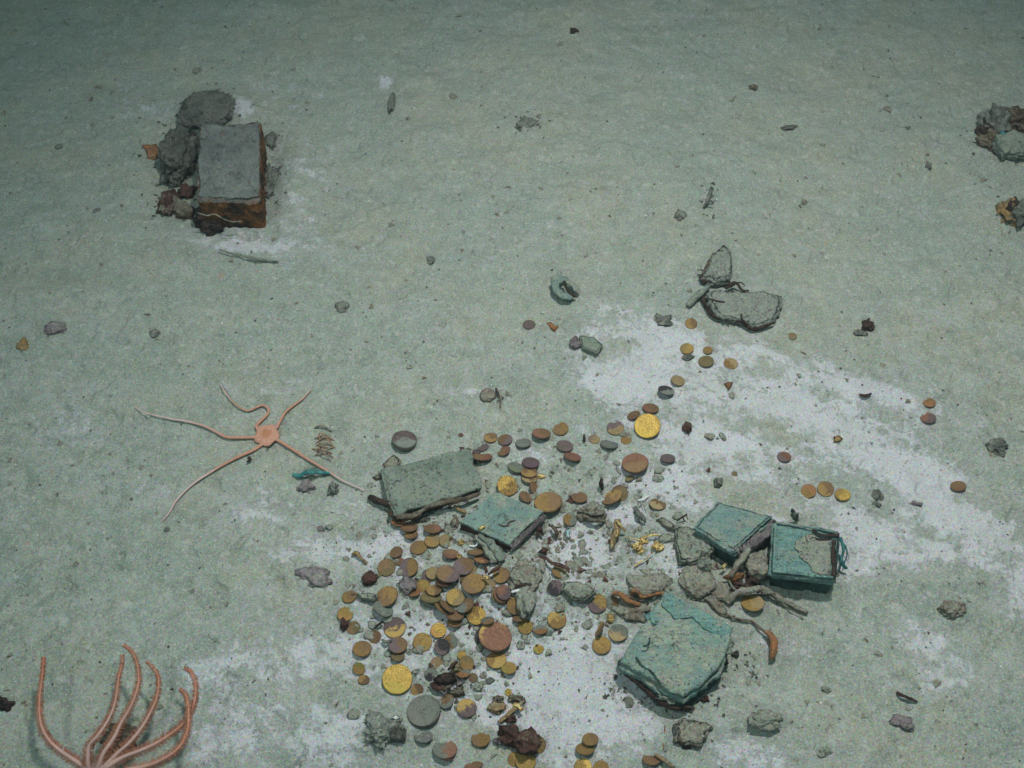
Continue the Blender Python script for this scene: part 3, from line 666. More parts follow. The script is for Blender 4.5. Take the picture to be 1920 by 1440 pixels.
# ------------------------------------------------------------------ rusted brick with sponges in its scour
b = empty('iron_brick', P(430, 340, 0)); tag(b, 'dust topped rectangular brick with a rusty brown front face', 'brick')
slab('brick_body', [(374, 232, .060), (380, 229, .060), (430, 226, .061), (482, 225, .060), (489, 230, .060), (488, 300, .060), (487, 370, .060), (482, 376, .060), (430, 375, .061), (372, 377, .060), (368, 372, .060), (370, 300, .060)], .085, 'brick', b, jit=.0024, rough=.0014, seed=3, bevel=.005, step=.0018, wav=.004, flare=-.005)
slab('silt_layer', [(376, 233, .0625), (430, 229, .0635), (486, 231, .0625), (486, 300, .0625), (485, 366, .0625), (430, 369, .0635), (374, 368, .0625), (373, 300, .0625)], .003, 'greysilt', b, jit=.0022, rough=.0012, seed=482, bevel=.0012, wav=.003)
rock('black_crust', 395, 418, 52, 28, .018, 'darkwood', 480, parent=b, rough=.3, up=.006)
tube('pale_vein', [(370, 399, .046), (388, 404, .042), (402, 402, .042), (420, 411, .036), (436, 416, .033), (452, 415, .033)], 2.0, 'browncon', b, rough=.6, seed=481)
rock('sponge', 338, 308, 62, 80, .030, 'sponge', 4, sink=.25, rough=.26, sub=5, spik=.25)
tag(bpy.context.scene.objects['sponge'], 'round bumpy grey sponge pressed against the left side of the brick', 'sponge', 'sponges by the brick')
o = rock('sponge', 388, 208, 98, 60, .009, 'sponge', 11, sink=.32, rough=.12, sub=6, spik=.16); tag(o, 'low speckled sponge mound behind the brick', 'sponge', 'sponges by the brick')
o = slab('rust_flake', [(268, 272, .003), (292, 268, .004), (304, 282, .005), (298, 296, .004), (276, 298, .003)], .005, 'rust', jit=.003, seed=2); tag(o, 'orange stained flake left of the round sponge', 'flake')
o = slab('wood_fragment', [(296, 366, .004), (326, 362, .016), (362, 388, .012), (360, 408, .008), (330, 402, .006), (300, 392, .004)], .012, 'wood', jit=.003, rough=.002, seed=5); tag(o, 'rusty broken wood fragment at the lower left of the brick', 'wood')
o = rock('iron_lump', 318, 384, 34, 40, .012, 'redrust', 8, rough=.5); tag(o, 'dark red iron lump left of the rusty wood fragment', 'iron lump')
o = rock('iron_lump', 352, 362, 30, 16, .010, 'redrust', 9, rough=.5); tag(o, 'small dark iron lump between the round sponge and the wood fragment', 'iron lump')
o = tube('twig', [(322, 268, .012), (338, 262, .016), (352, 258, .014), (366, 250, .010)], 8, 'darkwood', seed=3, rough=.5); tag(o, 'short black twig above the round sponge', 'twig')
o = rock('iron_lump', 402, 430, 42, 18, .010, 'darkwood', 14, rough=.45); tag(o, 'black iron lump under the left front corner of the brick', 'iron lump')
o = rock('stone', 508, 266, 22, 26, .007, 'darkstone', 15); tag(o, 'dark grey stone at the right upper side of the brick', 'stone')
o = rock('stone', 506, 345, 26, 50, .009, 'darkstone', 16, rough=.4); tag(o, 'ragged dark stone along the right side of the brick', 'stone')

# ------------------------------------------------------------------ grey plate with a rolled front edge
def center(px, py): return P(px, py, 0)
t = empty('encrusted_plate', center(810, 910)); tag(t, 'dusty grey encrusted plate with a broken dark front edge', 'plate')
slab('plate_top', [(714, 880, .016), (880, 838, .014), (903, 912, .018), (742, 966, .018)], .007, 'slate', t, jit=.0028, rough=.0014, seed=21, bevel=.0018, wav=.003)
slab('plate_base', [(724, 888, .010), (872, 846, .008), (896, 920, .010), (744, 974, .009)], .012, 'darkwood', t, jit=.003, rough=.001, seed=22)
tube('front_edge', [(744, 970, .016, 1.1), (775, 968, .016, 1.2), (800, 952, .016, .9), (835, 942, .017, 1.1), (870, 936, .016, .9), (900, 924, .014, .6)], 10, 'wood', t, rough=.5, seed=4)
tube('left_edge', [(717, 884, .013, .8), (722, 910, .014, 1.1), (730, 940, .014, .9), (742, 966, .016, 1.3)], 6, 'slate', t, rough=.6, seed=6)
rock('corner_lump', 742, 962, 24, 22, .007, 'wood', 23, parent=t, rough=.5, up=.008)
o = tube('stick', [(692, 932, .006, 1), (708, 938, .009, 1.2), (726, 944, .012, 1), (738, 946, .012, .8)], 10, 'darkwood', rough=.4, seed=8); tag(o, 'short dark stick poking out left of the grey plate', 'stick')
o = slab('shard', [(716, 868, .003), (738, 852, .004), (752, 862, .004), (748, 874, .004), (718, 878, .003)], .004, 'browncon', jit=.0015, seed=24); tag(o, 'brown shard lying behind the upper left corner of the grey plate', 'shard')
o = slab('shard', [(698, 896, .002), (714, 886, .004), (714, 898, .004), (704, 900, .003)], .003, 'wood', jit=.0015, seed=25); tag(o, 'thin dark shard left of the grey plate', 'shard')
o = rock('crumb', 793, 977, 22, 8, .003, 'crumb', 26, rough=.6, rot=-25); tag(o, 'black crumbs in a line below the grey plate front edge', 'debris')

# ------------------------------------------------------------------ small green plate
t = empty('green_plate', center(940, 985)); tag(t, 'small square green plate with a crack and dark brown underside', 'plate')
slab('plate_top', [(860, 980, .018), (929, 918, .018), (1019, 960, .020), (954, 1018, .022)], .006, 'tealp', t, jit=.0014, rough=.0009, seed=31, bevel=.0016, wav=.0012)
slab('plate_base', [(862, 986, .010), (930, 926, .010), (1016, 966, .012), (955, 1025, .012)], .014, 'redrust', t, jit=.0022, rough=.001, seed=32)
slab('edge_strip', [(955, 1022, .020), (1019, 962, .019), (1026, 968, .012), (962, 1030, .012)], .005, 'purple', t, jit=.001, seed=33)
tube('crack', [(934, 982, .0206), (944, 986, .0208), (952, 984, .0208), (956, 978, .0206), (966, 976, .0204)], 2.2, 'redrust', t, rough=.5, seed=34, flat=.6)
o = slab('gold_flake', [(896, 990, .021), (908, 983, .023), (911, 986, .023), (900, 994, .021)], .0012, 'goldm', jit=.0005, seed=35); tag(o, 'thin gold flake lying on the small green plate', 'gold flake')
o = rock('pebble', 853, 982, 15, 20, .006, 'browncon', 36); tag(o, 'brown pebble touching the left corner of the small green plate', 'pebble')
o = tube('stick', [(852, 948, .004), (862, 956, .006), (874, 962, .006)], 5, 'tan', rough=.4, seed=37); tag(o, 'short yellow stick between the grey plate and the small green plate', 'stick')
t = empty('mossy_splinter', center(918, 1030)); tag(t, 'mossy wooden splinter pointing down from under the small green plate', 'wood splinter')
tube('splinter', [(892, 1004, .010, .5), (902, 1016, .010, .9), (918, 1034, .010, 1.3), (928, 1052, .007, 1.1)], 14, 'stone', t, rough=.5, seed=38, flat=.6)
tube('splinter', [(898, 1002, .013, .5), (914, 1014, .013, 1.), (930, 1030, .012, 1.3), (941, 1050, .008, 1.0)], 13, 'slate', t, rough=.5, seed=39, flat=.6)
o = tube('shell_arc', [(880, 1023, .004), (890, 1024, .005), (896, 1018, .005), (898, 1012, .004)], 3, 'shell', rough=.2, seed=40); tag(o, 'curved white shell piece left of the mossy splinter', 'shell')

# ------------------------------------------------------------------ left green block of the pair
t = empty('green_block', center(1370, 1000)); tag(t, 'faded green layered block leaning against the hollow topped one', 'block', 'green blocks')
slab('sheet', [(1346, 938, .036), (1450, 968, .036), (1375, 1032, .036), (1298, 990, .030)], .007, 'teal', t, jit=.0016, rough=.0010, seed=41, bevel=.0025, wav=.002)
slab('sheet', [(1343, 942, .028), (1455, 974, .028), (1381, 1040, .028), (1304, 998, .022)], .008, 'teal', t, jit=.0018, rough=.001, seed=42, bevel=.002)
slab('sheet', [(1345, 948, .020), (1462, 982, .019), (1380, 1050, .019), (1322, 1016, .016)], .022, 'tealdark', t, jit=.0022, rough=.001, seed=43, bevel=.002)
slab('side_panel', [(1452, 972, .034), (1470, 985, .022), (1392, 1044, .024), (1382, 1030, .034)], .010, 'purple', t, jit=.002, rough=.0012, seed=44, bevel=.002)
slab('corner_patch', [(1340, 1012, .034), (1376, 1016, .0345), (1382, 1034, .031), (1370, 1036, .031), (1330, 1014, .031)], .003, 'tealb', t, jit=.001, seed=45, bevel=.001)
# hollow topped green block
t = empty('green_block', center(1505, 1045)); tag(t, 'bright green layered block with a mud filled hollow top and shadowed front', 'block', 'green blocks')
Q = lambda i, h: [(1450 + i, 976 + i, h), (1574 - i, 996 + i, h), (1566 - i, 1086 - i, h), (1444 + i, 1074 - i, h)]
slab('sheet', Q(3, .040), .005, 'tealb', t, jit=.0016, rough=.001, seed=51, bevel=.0016, wav=.001)
slab('sheet', [(1448, 980, .035), (1574, 1000, .035), (1568, 1092, .034), (1441, 1076, .034)], .005, 'teal', t, jit=.0016, rough=.001, seed=52, bevel=.0016)
slab('sheet', [(1451, 984, .029), (1570, 1004, .029), (1563, 1094, .028), (1446, 1080, .028)], .006, 'tealb', t, jit=.0014, rough=.001, seed=53, bevel=.0016)
slab('core', [(1456, 990, .023), (1566, 1008, .023), (1560, 1096, .022), (1450, 1084, .022)], .028, 'tealdark', t, jit=.0026, rough=.001, seed=54, bevel=.002)
slab('mud_fill', [(1500, 1010, .0415), (1520, 1002, .0415), (1560, 1010, .0415), (1556, 1076, .0415), (1520, 1072, .0415), (1516, 1058, .0415), (1498, 1046, .0415), (1490, 1024, .0415)], .002, 'stone', t, jit=.0025, rough=.0008, seed=55, bevel=.001)
tube('rim', [(1454, 982, .0415), (1453, 1010, .0415), (1452, 1040, .0415), (1450, 1068, .0415)], 5, 'tealb', t, rough=.3, seed=56)
tube('rim', [(1450, 1071, .0415), (1490, 1075, .0415), (1530, 1080, .0415), (1562, 1082, .0415)], 5, 'tealb', t, rough=.3, seed=57)
tube('rim', [(1456, 980, .0415), (1500, 986, .0415), (1540, 992, .0415), (1570, 998, .0415)], 5, 'teal', t, rough=.4, seed=58)
tube('rim', [(1572, 1000, .040), (1571, 1030, .040), (1568, 1060, .040), (1566, 1082, .040)], 4, 'tealdark', t, rough=.5, seed=59)
0 and slab('ledge', [(1494, 1042, .0430), (1510, 1049, .0435), (1528, 1050, .043), (1526, 1058, .0425), (1508, 1056, .0425)], .002, 'tealb', t, jit=.001, seed=60, bevel=.0008)
tube('dark_crack', [(1524, 994, .0425), (1536, 1002, .043), (1548, 1004, .043), (1572, 1004, .042)], 5, 'darkwood', t, rough=.9, seed=61, flat=.5)
tube('dark_crack', [(1530, 1010, .0425), (1546, 1012, .043), (1560, 1010, .042)], 3, 'darkwood', t, rough=.7, seed=62, flat=.5)
tube('dark_crack', [(1564, 1012, .0425), (1562, 1040, .043), (1564, 1062, .042), (1562, 1082, .042)], 6, 'darkwood', t, rough=.9, seed=63, flat=.5)
o = tube('root_tangle', [(1576, 1008, .030), (1582, 1030, .026), (1578, 1050, .022), (1586, 1066, .010)], 5, 'scrapteal', rough=.7, seed=64, fork=[([(1578, 1014, .03), (1588, 1036, .02), (1582, 1060, .01)], 3), ([(1574, 1040, .03), (1576, 1060, .02), (1572, 1072, .01)], 3), ([(1578, 1020, .028), (1586, 1024, .02), (1592, 1050, .004)], 2)])
tag(o, 'tangle of thin green roots clinging to the right side of the hollow block', 'root')
o = tube('twig', [(1492, 975, .005, 1), (1489, 964, .020, 1.2), (1486, 955, .030, .6)], 9, 'slate', rough=.7, seed=65, fork=[([(1490, 966, .020), (1498, 962, .028)], 5)]); tag(o, 'small green stub standing behind the hollow green block', 'twig')

# ------------------------------------------------------------------ large green block at the bottom
t = empty('green_block', center(1270, 1215)); tag(t, 'largest green block, thick and dust covered, with crumbling lower edges', 'block', 'green blocks')
slab('sheet', [(1249, 1107, .034), (1312, 1140, .034), (1376, 1178, .036), (1366, 1212, .037), (1350, 1250, .038), (1316, 1280, .038), (1281, 1306, .038), (1234, 1280, .037), (1206, 1264, .036), (1162, 1240, .035), (1197, 1182, .035), (1222, 1148, .035)], .009, 'tealg', t, jit=.0016, rough=.0013, seed=71, bevel=.0028, wav=.003)
slab('sheet', [(1216, 1166, .026), (1240, 1126, .026), (1374, 1186, .026), (1350, 1262, .028), (1283, 1316, .028), (1228, 1292, .028), (1160, 1248, .026)], .010, 'tealg', t, jit=.0022, rough=.0012, seed=72, bevel=.0022)
slab('sheet', [(1160, 1240, .019), (1200, 1190, .019), (1366, 1196, .018), (1350, 1270, .018), (1282, 1324, .018), (1234, 1312, .018)], .020, 'tealdark', t, jit=.002, rough=.0012, seed=73, bevel=.002)
slab('bright_patch', [(1250, 1108, .0355), (1300, 1136, .0355), (1374, 1176, .0375), (1368, 1196, .0375), (1330, 1184, .0375), (1296, 1158, .037), (1266, 1160, .0365), (1240, 1134, .036)], .003, 'tealb', t, jit=.002, rough=.0006, seed=74, bevel=.0008)
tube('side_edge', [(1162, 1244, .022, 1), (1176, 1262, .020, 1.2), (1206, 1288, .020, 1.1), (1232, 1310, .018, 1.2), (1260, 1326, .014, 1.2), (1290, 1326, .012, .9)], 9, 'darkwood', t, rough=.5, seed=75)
tube('side_edge', [(1166, 1238, .029, .8), (1186, 1258, .029, 1), (1214, 1280, .027, .8), (1238, 1302, .027, 1)], 4, 'teal', t, rough=.5, seed=76)
tube('crack', [(1192, 1232, .036), (1204, 1248, .0368), (1222, 1260, .0375), (1238, 1282, .038)], 3, 'tealdark', t, rough=.7, seed=77, flat=.6)
tube('crack', [(1218, 1196, .0362), (1216, 1208, .0366), (1206, 1212, .0366)], 3, 'tealdark', t, rough=.7, seed=78, flat=.6)
rock('crumb', 1258, 1316, 44, 20, .007, 'slate', 79, parent=t, rough=.6, up=.012)
rock('crumb', 1352, 1236, 22, 20, .005, 'slate', 80, parent=t, rough=.7, up=.028)
rock('crumb', 1218, 1180, 26, 22, .005, 'tealb', 81, parent=t, rough=.7, up=.028)
for k, (x, y, l) in enumerate([(1358, 1243, 'small dark pit lump at the right edge of the largest green block'), (1378, 1228, 'dark crumb just right of the largest green block'), (1337, 1262, 'dark crumb at the lower right edge of the largest green block'), (1294, 1330, 'dark crumb below the bottom corner of the largest green block'), (1322, 1312, 'reddish crumb right of the bottom corner of the largest green block')]):
    o = rock('crumb', x, y, 12, 10, .005, 'crumb' if k < 4 else 'redrust', 82 + k, rough=.6); tag(o, l, 'debris', 'crumbs round the largest green block')

# ------------------------------------------------------------------ stones, slabs and sticks around the blocks
def SL(name, pts, th, mat, label, cat, **kw):
    o = slab(name, pts, th, mat, **kw); tag(o, label, cat, kw.get('group')); return o
def RK(name, px, py, w_, h_, z, mat, label, cat, **kw):
    o = rock(name, px, py, w_, h_, z, mat, **kw); tag(o, label, cat); return o
def TB(name, path, w_, mat, label, cat, **kw):
    o = tube(name, path, w_, mat, **kw); tag(o, label, cat); return o
SL('stone_slab', [(1265, 990, .008), (1296, 984, .016), (1330, 1008, .016), (1342, 1036, .014), (1318, 1046, .016), (1276, 1052, .012), (1264, 1020, .008)], .012, 'stone', 'muddy stone slab left of the faded green block', 'stone', jit=.003, rough=.002, seed=91, dome=.004)
RK('concretion', 1308, 1090, 66, 54, .006, 'browncon', 'round brown speckled concretion between the three green blocks', 'concretion', seed=92, rough=.2, sub=4)
RK('stone', 1318, 1056, 22, 34, .012, 'stone', 'upright muddy stone on top of the round concretion', 'stone', seed=93)
RK('stone', 1412, 1062, 50, 50, .014, 'browncon', 'dark muddy rubble mound in the gap between the two upper green blocks', 'stone', seed=94, rough=.3, sub=4)
TB('stick', [(1404, 1030, .026, 1), (1394, 1044, .026, 1.1), (1382, 1060, .024, 1), (1370, 1080, .014, .8)], 12, 'browncon', 'thick tan stick leaning down from the faded green block', 'stick', rough=.25, seed=95)
SL('pottery_shard', [(1356, 1082, .012), (1370, 1072, .018), (1398, 1074, .018), (1396, 1082, .014), (1376, 1090, .010)], .006, 'rust', 'orange brown curled shard below the thick tan stick', 'shard', jit=.001, seed=96, dome=.003)
SL('gold_flake', [(1350, 1066, .012), (1360, 1055, .016), (1364, 1058, .015), (1356, 1068, .012)], .001, 'goldm', 'little gold flake beside the thick tan stick', 'gold flake', jit=.0005, seed=97)
RK('iron_lump', 1384, 1100, 26, 16, .007, 'redrust', 'dark red lump below the orange brown curled shard', 'iron lump', seed=98, rough=.6)
RK('iron_lump', 1410, 1092, 26, 22, .008, 'darkwood', 'black lump at the foot of the hollow green block', 'iron lump', seed=99, rough=.6)
TB('branch', [(1362, 1128, .004, 1.3), (1378, 1115, .010, 1.2), (1402, 1107, .015, 1.15), (1428, 1106, .015, 1.2), (1452, 1116, .012, 1), (1480, 1132, .008, .75), (1514, 1149, .006, .6)], 12, 'browncon', 'long arched muddy branch below the hollow green block', 'branch', rough=.45, seed=100, fork=[([(1440, 1110, .012), (1462, 1128, .008), (1496, 1152, .004), (1506, 1162, .002)], 3), ([(1384, 1112, .010), (1372, 1098, .010), (1366, 1084, .008)], 5)])
RK('knot', 1352, 1114, 40, 34, .005, 'browncon', 'muddy knot at the left end of the arched branch', 'wood', seed=101, rough=.4)
SL('wood_fragment', [(1322, 1122, .008), (1340, 1112, .012), (1356, 1134, .010), (1372, 1158, .006), (1350, 1150, .006)], .008, 'browncon', 'flat muddy wood fragment right of the largest green block', 'wood', jit=.002, seed=102)
TB('thin_root', [(1372, 1158, .006, 1), (1390, 1162, .005, .9), (1408, 1164, .006, .9), (1420, 1174, .006, .9), (1434, 1184, .008, 1)], 5, 'wood', 'thin dark root leading to the orange bent tube', 'root', rough=.3, seed=103)
TB('worm_tube', [(1434, 1184, .010, .55), (1444, 1190, .012, .9), (1451, 1204, .013, 1.1), (1450, 1222, .012, 1), (1446, 1236, .008, .5)], 14, 'rust', 'orange bent worm tube with a grey band right of the largest green block', 'worm tube', rough=.15, seed=104)
TB('worm_tube', [(1149, 1112, .010, .8), (1160, 1113, .013, 1), (1172, 1120, .014, 1.1), (1184, 1130, .012, 1), (1200, 1134, .008, .7)], 10, 'rust', 'orange twisted tube left of the largest green block', 'worm tube', rough=.4, seed=105)
TB('worm_tube', [(1183, 1116, .010, .8), (1188, 1106, .018, 1), (1195, 1110, .016, .9), (1204, 1119, .012, .9), (1222, 1116, .010, .8), (1244, 1110, .008, .7)], 8, 'rust', 'looped orange brown tube reaching the top corner of the largest green block', 'worm tube', rough=.4, seed=106)
RK('stone', 1216, 1096, 76, 38, .005, 'browncon', 'brownish flat stone above the looped orange tube', 'stone', seed=107, rough=.25, sub=4)
SL('stone_slab', [(1056, 1092, .010), (1088, 1088, .014), (1108, 1098, .015), (1118, 1112, .014), (1096, 1124, .016), (1074, 1120, .014), (1052, 1106, .010)], .010, 'stone', 'flat green grey stone slab with a shadowed lower edge beside the dark dish coin', 'stone', jit=.002, rough=.0012, seed=108, dome=.003)
RK('debris_mass', 1184, 1142, 60, 36, .006, 'browncon', 'muddy brown debris between the split coin and the largest green block', 'debris', seed=109, rough=.5, sub=4)
RK('gold_nugget', 1144, 1161, 13, 16, .006, 'goldm', 'bright gold nugget beside the coin seen on edge', 'gold nugget', seed=110)
RK('rubble', 984, 1085, 60, 50, .009, 'browncon', 'big mud covered lump right of the ochre coin in the heap', 'stone', seed=111, rough=.35, sub=4)
TB('twig', [(966, 1100, .012), (980, 1097, .010), (996, 1096, .010)], 6, 'darkwood', 'dark twig under the big mud covered lump', 'twig', rough=.6, seed=112)
TB('wood_splinter', [(915, 1077, .010, .6), (928, 1068, .014, 1), (938, 1062, .014, .7)], 7, 'redrust', 'dark red splinter above the ochre coin beside the mud covered lump', 'wood splinter', rough=.4, seed=113)
SL('gold_flake', [(903, 1077, .013), (912, 1078, .014), (920, 1084, .014), (914, 1087, .013), (905, 1081, .013)], .001, 'goldm', 'bright gold flake right of the broad ochre brown coin', 'gold flake', jit=.0006, seed=114)
TB('shell_stick', [(960, 1110, .008), (968, 1108, .010), (976, 1106, .009)], 5, 'shell', 'short white shell stick right of the tilted stack of three', 'shell', rough=.2, seed=115)
RK('rubble', 986, 1132, 34, 50, .012, 'stone', 'muddy stone covering the right half of an ochre coin', 'stone', seed=116, rough=.4)
TB('curved_shard', [(1022, 1044, .010, .6), (1036, 1056, .013, 1.), (1052, 1060, .014, 1.1), (1064, 1066, .013, 1), (1066, 1074, .010, .5)], 7, 'redrust', 'dark red curved shard arching over an ochre coin', 'shard', rough=.5, seed=117, flat=.7)
TB('curved_shard', [(1018, 1004, .008, .4), (1012, 992, .013, 1.1), (1007, 1006, .006, .5)], 9, 'redrust', 'left dark red sliver below the right corner of the small green plate', 'shard', rough=.4, seed=118)
TB('curved_shard', [(1034, 985, .010, .6), (1042, 996, .012, 1.1), (1044, 1008, .006, .5)], 8, 'wood', 'right dark brown sliver below the right corner of the small green plate', 'shard', rough=.4, seed=119)
SL('cyan_flake', [(1060, 992, .004), (1069, 988, .004), (1068, 1008, .004), (1061, 1010, .003)], .002, 'cyan', 'pale cyan flake left of the white mud patch', 'flake', jit=.0008, seed=120)
SL('red_shard', [(1008, 1034, .008), (1020, 1024, .010), (1028, 1030, .009), (1022, 1038, .007)], .004, 'redrust', 'small reddish shard right of the mossy splinter', 'shard', jit=.001, seed=121)
RK('rubble', 1106, 962, 44, 26, .012, 'browncon', 'brown lump with a dark underside below the brown coin', 'stone', seed=122, rough=.45, sub=4)
TB('curved_shard', [(1094, 968, .008, .7), (1108, 974, .010, 1.1), (1122, 977, .010, 1.), (1134, 976, .006, .4)], 8, 'wood', 'dark pointed shard along the foot of the brown lump', 'shard', rough=.4, seed=123)
t = empty('gold_ribbon', center(1150, 1000)); tag(t, 'tall folded gold ribbon with bright edges beside the white mud patch', 'gold ribbon')
tube('fold', [(1154, 974, .018, .5), (1157, 984, .016, 1.1), (1156, 1000, .014, 1.2), (1150, 1012, .010, 1), (1146, 1030, .005, .5)], 11, 'tan', t, rough=.3, seed=124, flat=.6)
tube('fold', [(1156, 976, .022, .6), (1163, 984, .020, 1), (1172, 996, .010, .7)], 6, 'goldm', t, rough=.2, seed=125, flat=.7)
tube('bright_edge', [(1156, 988, .021, .6), (1158, 998, .019, 1), (1155, 1006, .016, .7)], 3.5, 'goldm', t, rough=.2, seed=126)
tube('bright_edge', [(1147, 1012, .014, .6), (1148, 1020, .012, 1), (1146, 1028, .009, .6)], 2.6, 'goldm', t, rough=.2, seed=127)
TB('gold_wire', [(1172, 1005, .004, .5), (1186, 1010, .006, 1), (1204, 1013, .006, .8)], 3, 'goldm', 'thin dull gold wire left of the bright curl', 'gold wire', rough=.2, seed=128)
TB('gold_wire', [(1204, 1012, .006, .6), (1214, 1006, .009, 1), (1226, 1003, .010, 1.1), (1238, 1004, .007, .6)], 4, 'goldm', 'bright curled gold wire above the crumpled gold flakes', 'gold wire', rough=.2, seed=129)
for k, (x, y, w_, h_, l) in enumerate([(1206, 1016, 13, 11, 'upper lump of crumpled gold below the bright curled wire'), (1194, 1025, 16, 12, 'left lump of crumpled gold below the bright curled wire'), (1200, 1032, 14, 11, 'lowest lump of crumpled gold below the bright curled wire')]):
    RK('crumpled_gold', x, y, w_, h_, .0045, 'goldm', l, 'gold lump', seed=130 + k, rough=.7)
t = empty('gold_pin', center(1212, 1042)); tag(t, 'gold pin with a leaf shaped head pointing to the upper right', 'gold pin')
tube('shaft', [(1190, 1062, .004, 1.6), (1200, 1054, .006, 1.4), (1212, 1046, .007, .7), (1226, 1034, .008, .8)], 2.4, 'goldm', t, rough=.2, seed=134)
rock('head', 1233, 1027, 19, 13, .0035, 'goldm', 135, rot=-35, parent=t, rough=.5, up=.003)
SL('red_shard', [(1230, 972, .006), (1242, 968, .008), (1268, 984, .008), (1264, 992, .006), (1244, 984, .005)], .005, 'browncon', 'reddish brown flat shard left of the muddy stone slab', 'shard', jit=.002, seed=136)
TB('mussel_shell', [(1191, 950, .005, .5), (1196, 962, .010, 1.1), (1206, 972, .010, 1), (1210, 980, .005, .4)], 9, 'darkstone', 'narrow dark shell with bristles right of the leaning coin pair', 'shell', rough=.3, seed=137, fork=[([(1198, 952, .01), (1206, 946, .02), (1210, 962, .008)], 1.5), ([(1196, 948, .01), (1198, 940, .02), (1206, 958, .006)], 1.5)])
TB('white_streak', [(1196, 938, .002), (1206, 936, .004), (1216, 929, .004)], 3, 'shell', 'thin white shell strip above the bristly dark shell', 'shell', rough=.3, seed=138)
TB('twig', [(1130, 918, .004, .8), (1127, 906, .012, 1), (1128, 896, .016, .4)], 7, 'darkwood', 'dark upright twig above the leaning coin pair', 'twig', rough=.5, seed=139)
TB('twig', [(1096, 828, .004), (1096, 820, .010), (1095, 815, .012)], 4, 'darkwood', 'tiny dark upright twig in the row of coins', 'twig', rough=.5, seed=140)
TB('twig', [(1270, 976, .004), (1282, 968, .012), (1288, 964, .014)], 3, 'darkwood', 'thin black twig above the muddy stone slab', 'twig', rough=.5, seed=141, fork=[([(1280, 970, .01), (1284, 978, .005)], 3), ([(1286, 964, .014), (1290, 974, .006)], 2)])
RK('shell', 915, 744, 31, 24, .008, 'browncon', 'closed ridged grey brown shell above the heap', 'shell', seed=142, rough=.1)
TB('twig', [(930, 728, .002), (938, 748, .006), (938, 764, .003)], 3, 'wood', 'thin twig right of the ridged grey brown shell', 'twig', rough=.5, seed=143, fork=[([(932, 752, .004), (942, 742, .006)], 2)])
RK('pebble', 1288, 804, 15, 18, .007, 'redrust', 'rust red pebble right of the large bright gold coin', 'pebble', seed=144, rough=.4)
SL('shell', [(1358, 718, .003), (1366, 715, .005), (1375, 716, .004), (1372, 724, .003), (1366, 729, .002)], .003, 'rust', 'orange fan shaped shell right of the dusted coin with the thin ochre rim', 'shell', jit=.0008, seed=145)
SL('shell', [(1563, 818, .003), (1572, 815, .004), (1581, 822, .003), (1573, 828, .002), (1564, 829, .002)], .003, 'tan', 'small brown fan shell on the pale mud above the reddish lone coin', 'shell', jit=.0006, seed=146)
SL('orange_flake', [(1024, 604, .002), (1032, 602, .003), (1040, 610, .003), (1048, 612, .002), (1040, 622, .002), (1032, 614, .002)], .0016, 'rust', 'orange flake right of the small grey brown lone coin', 'flake', jit=.001, seed=147)
RK('stone', 1346, 908, 17, 15, .007, 'darkstone', 'round dark stone with a faint trail above the faded green block', 'stone', seed=148)
# scrap and slabs in the middle distance
t = empty('copper_scrap', center(1062, 540)); tag(t, 'curled green copper scrap with black hollows', 'metal scrap')
tube('curl', [(1064, 524, .010, .9), (1046, 524, .014, 1.2), (1042, 538, .014, 1.2), (1054, 554, .012, 1.2), (1074, 556, .008, .9)], 13, 'tealp', t, rough=.6, seed=150, flat=.6)
tube('curl', [(1062, 528, .012, .6), (1074, 534, .012, 1), (1084, 548, .010, .7)], 13, 'stone', t, rough=.4, seed=151, flat=.5)
tube('hollow_lining', [(1058, 528, .016, .8), (1062, 540, .012, 1), (1070, 551, .012, 1.2), (1080, 556, .010, .8)], 5, 'darkwood', t, rough=.5, seed=152)
t = empty('split_slab', center(1395, 575)); tag(t, 'broad mud covered slab with a split dark lower edge in the middle distance', 'slab')
slab('slab_top', [(1329, 547, .012), (1370, 540, .014), (1404, 541, .014), (1440, 545, .012), (1465, 555, .008), (1466, 578, .008), (1454, 600, .010), (1412, 612, .014), (1388, 600, .014), (1346, 592, .014), (1328, 570, .012)],   .010, 'slatestone', t, jit=.003, rough=.0014, seed=153, bevel=.003, wav=.003)
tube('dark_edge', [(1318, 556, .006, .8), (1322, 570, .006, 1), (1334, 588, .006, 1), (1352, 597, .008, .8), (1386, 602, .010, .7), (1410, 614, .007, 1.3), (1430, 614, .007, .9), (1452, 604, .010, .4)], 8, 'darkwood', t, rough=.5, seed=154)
tube('crack', [(1330, 560, .014), (1342, 564, .0145), (1358, 566, .014)], 3, 'darkwood', t, rough=.5, seed=155, flat=.6)
tube('crack', [(1390, 588, .014), (1391, 598, .0145), (1400, 608, .013)], 3, 'darkwood', t, rough=.5, seed=156, flat=.6)
t = empty('cone_stone', center(1345, 495)); tag(t, 'pointed mud covered stone standing behind the broad split slab', 'stone')
slab('body', [(1357, 456, .014), (1372, 468, .018), (1374, 500, .020), (1370, 520, .020), (1340, 522, .020), (1316, 520, .014), (1336, 476, .014)], .018, 'slatestone', t, jit=.003, rough=.002, seed=157, bevel=.004, wav=.004)
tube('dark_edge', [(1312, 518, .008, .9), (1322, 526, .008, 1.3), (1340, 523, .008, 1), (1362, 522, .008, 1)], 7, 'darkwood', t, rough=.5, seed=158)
tube('dark_edge', [(1338, 474, .010, .5), (1328, 494, .010, 1), (1316, 516, .010, 1)], 5, 'wood', t, rough=.5, seed=159)
TB('stick', [(1290, 572, .006, .9), (1308, 554, .010, 1), (1330, 536, .012, 1)], 12, 'slate', 'greenish stick lying left of the broad split slab', 'stick', rough=.3, seed=160)
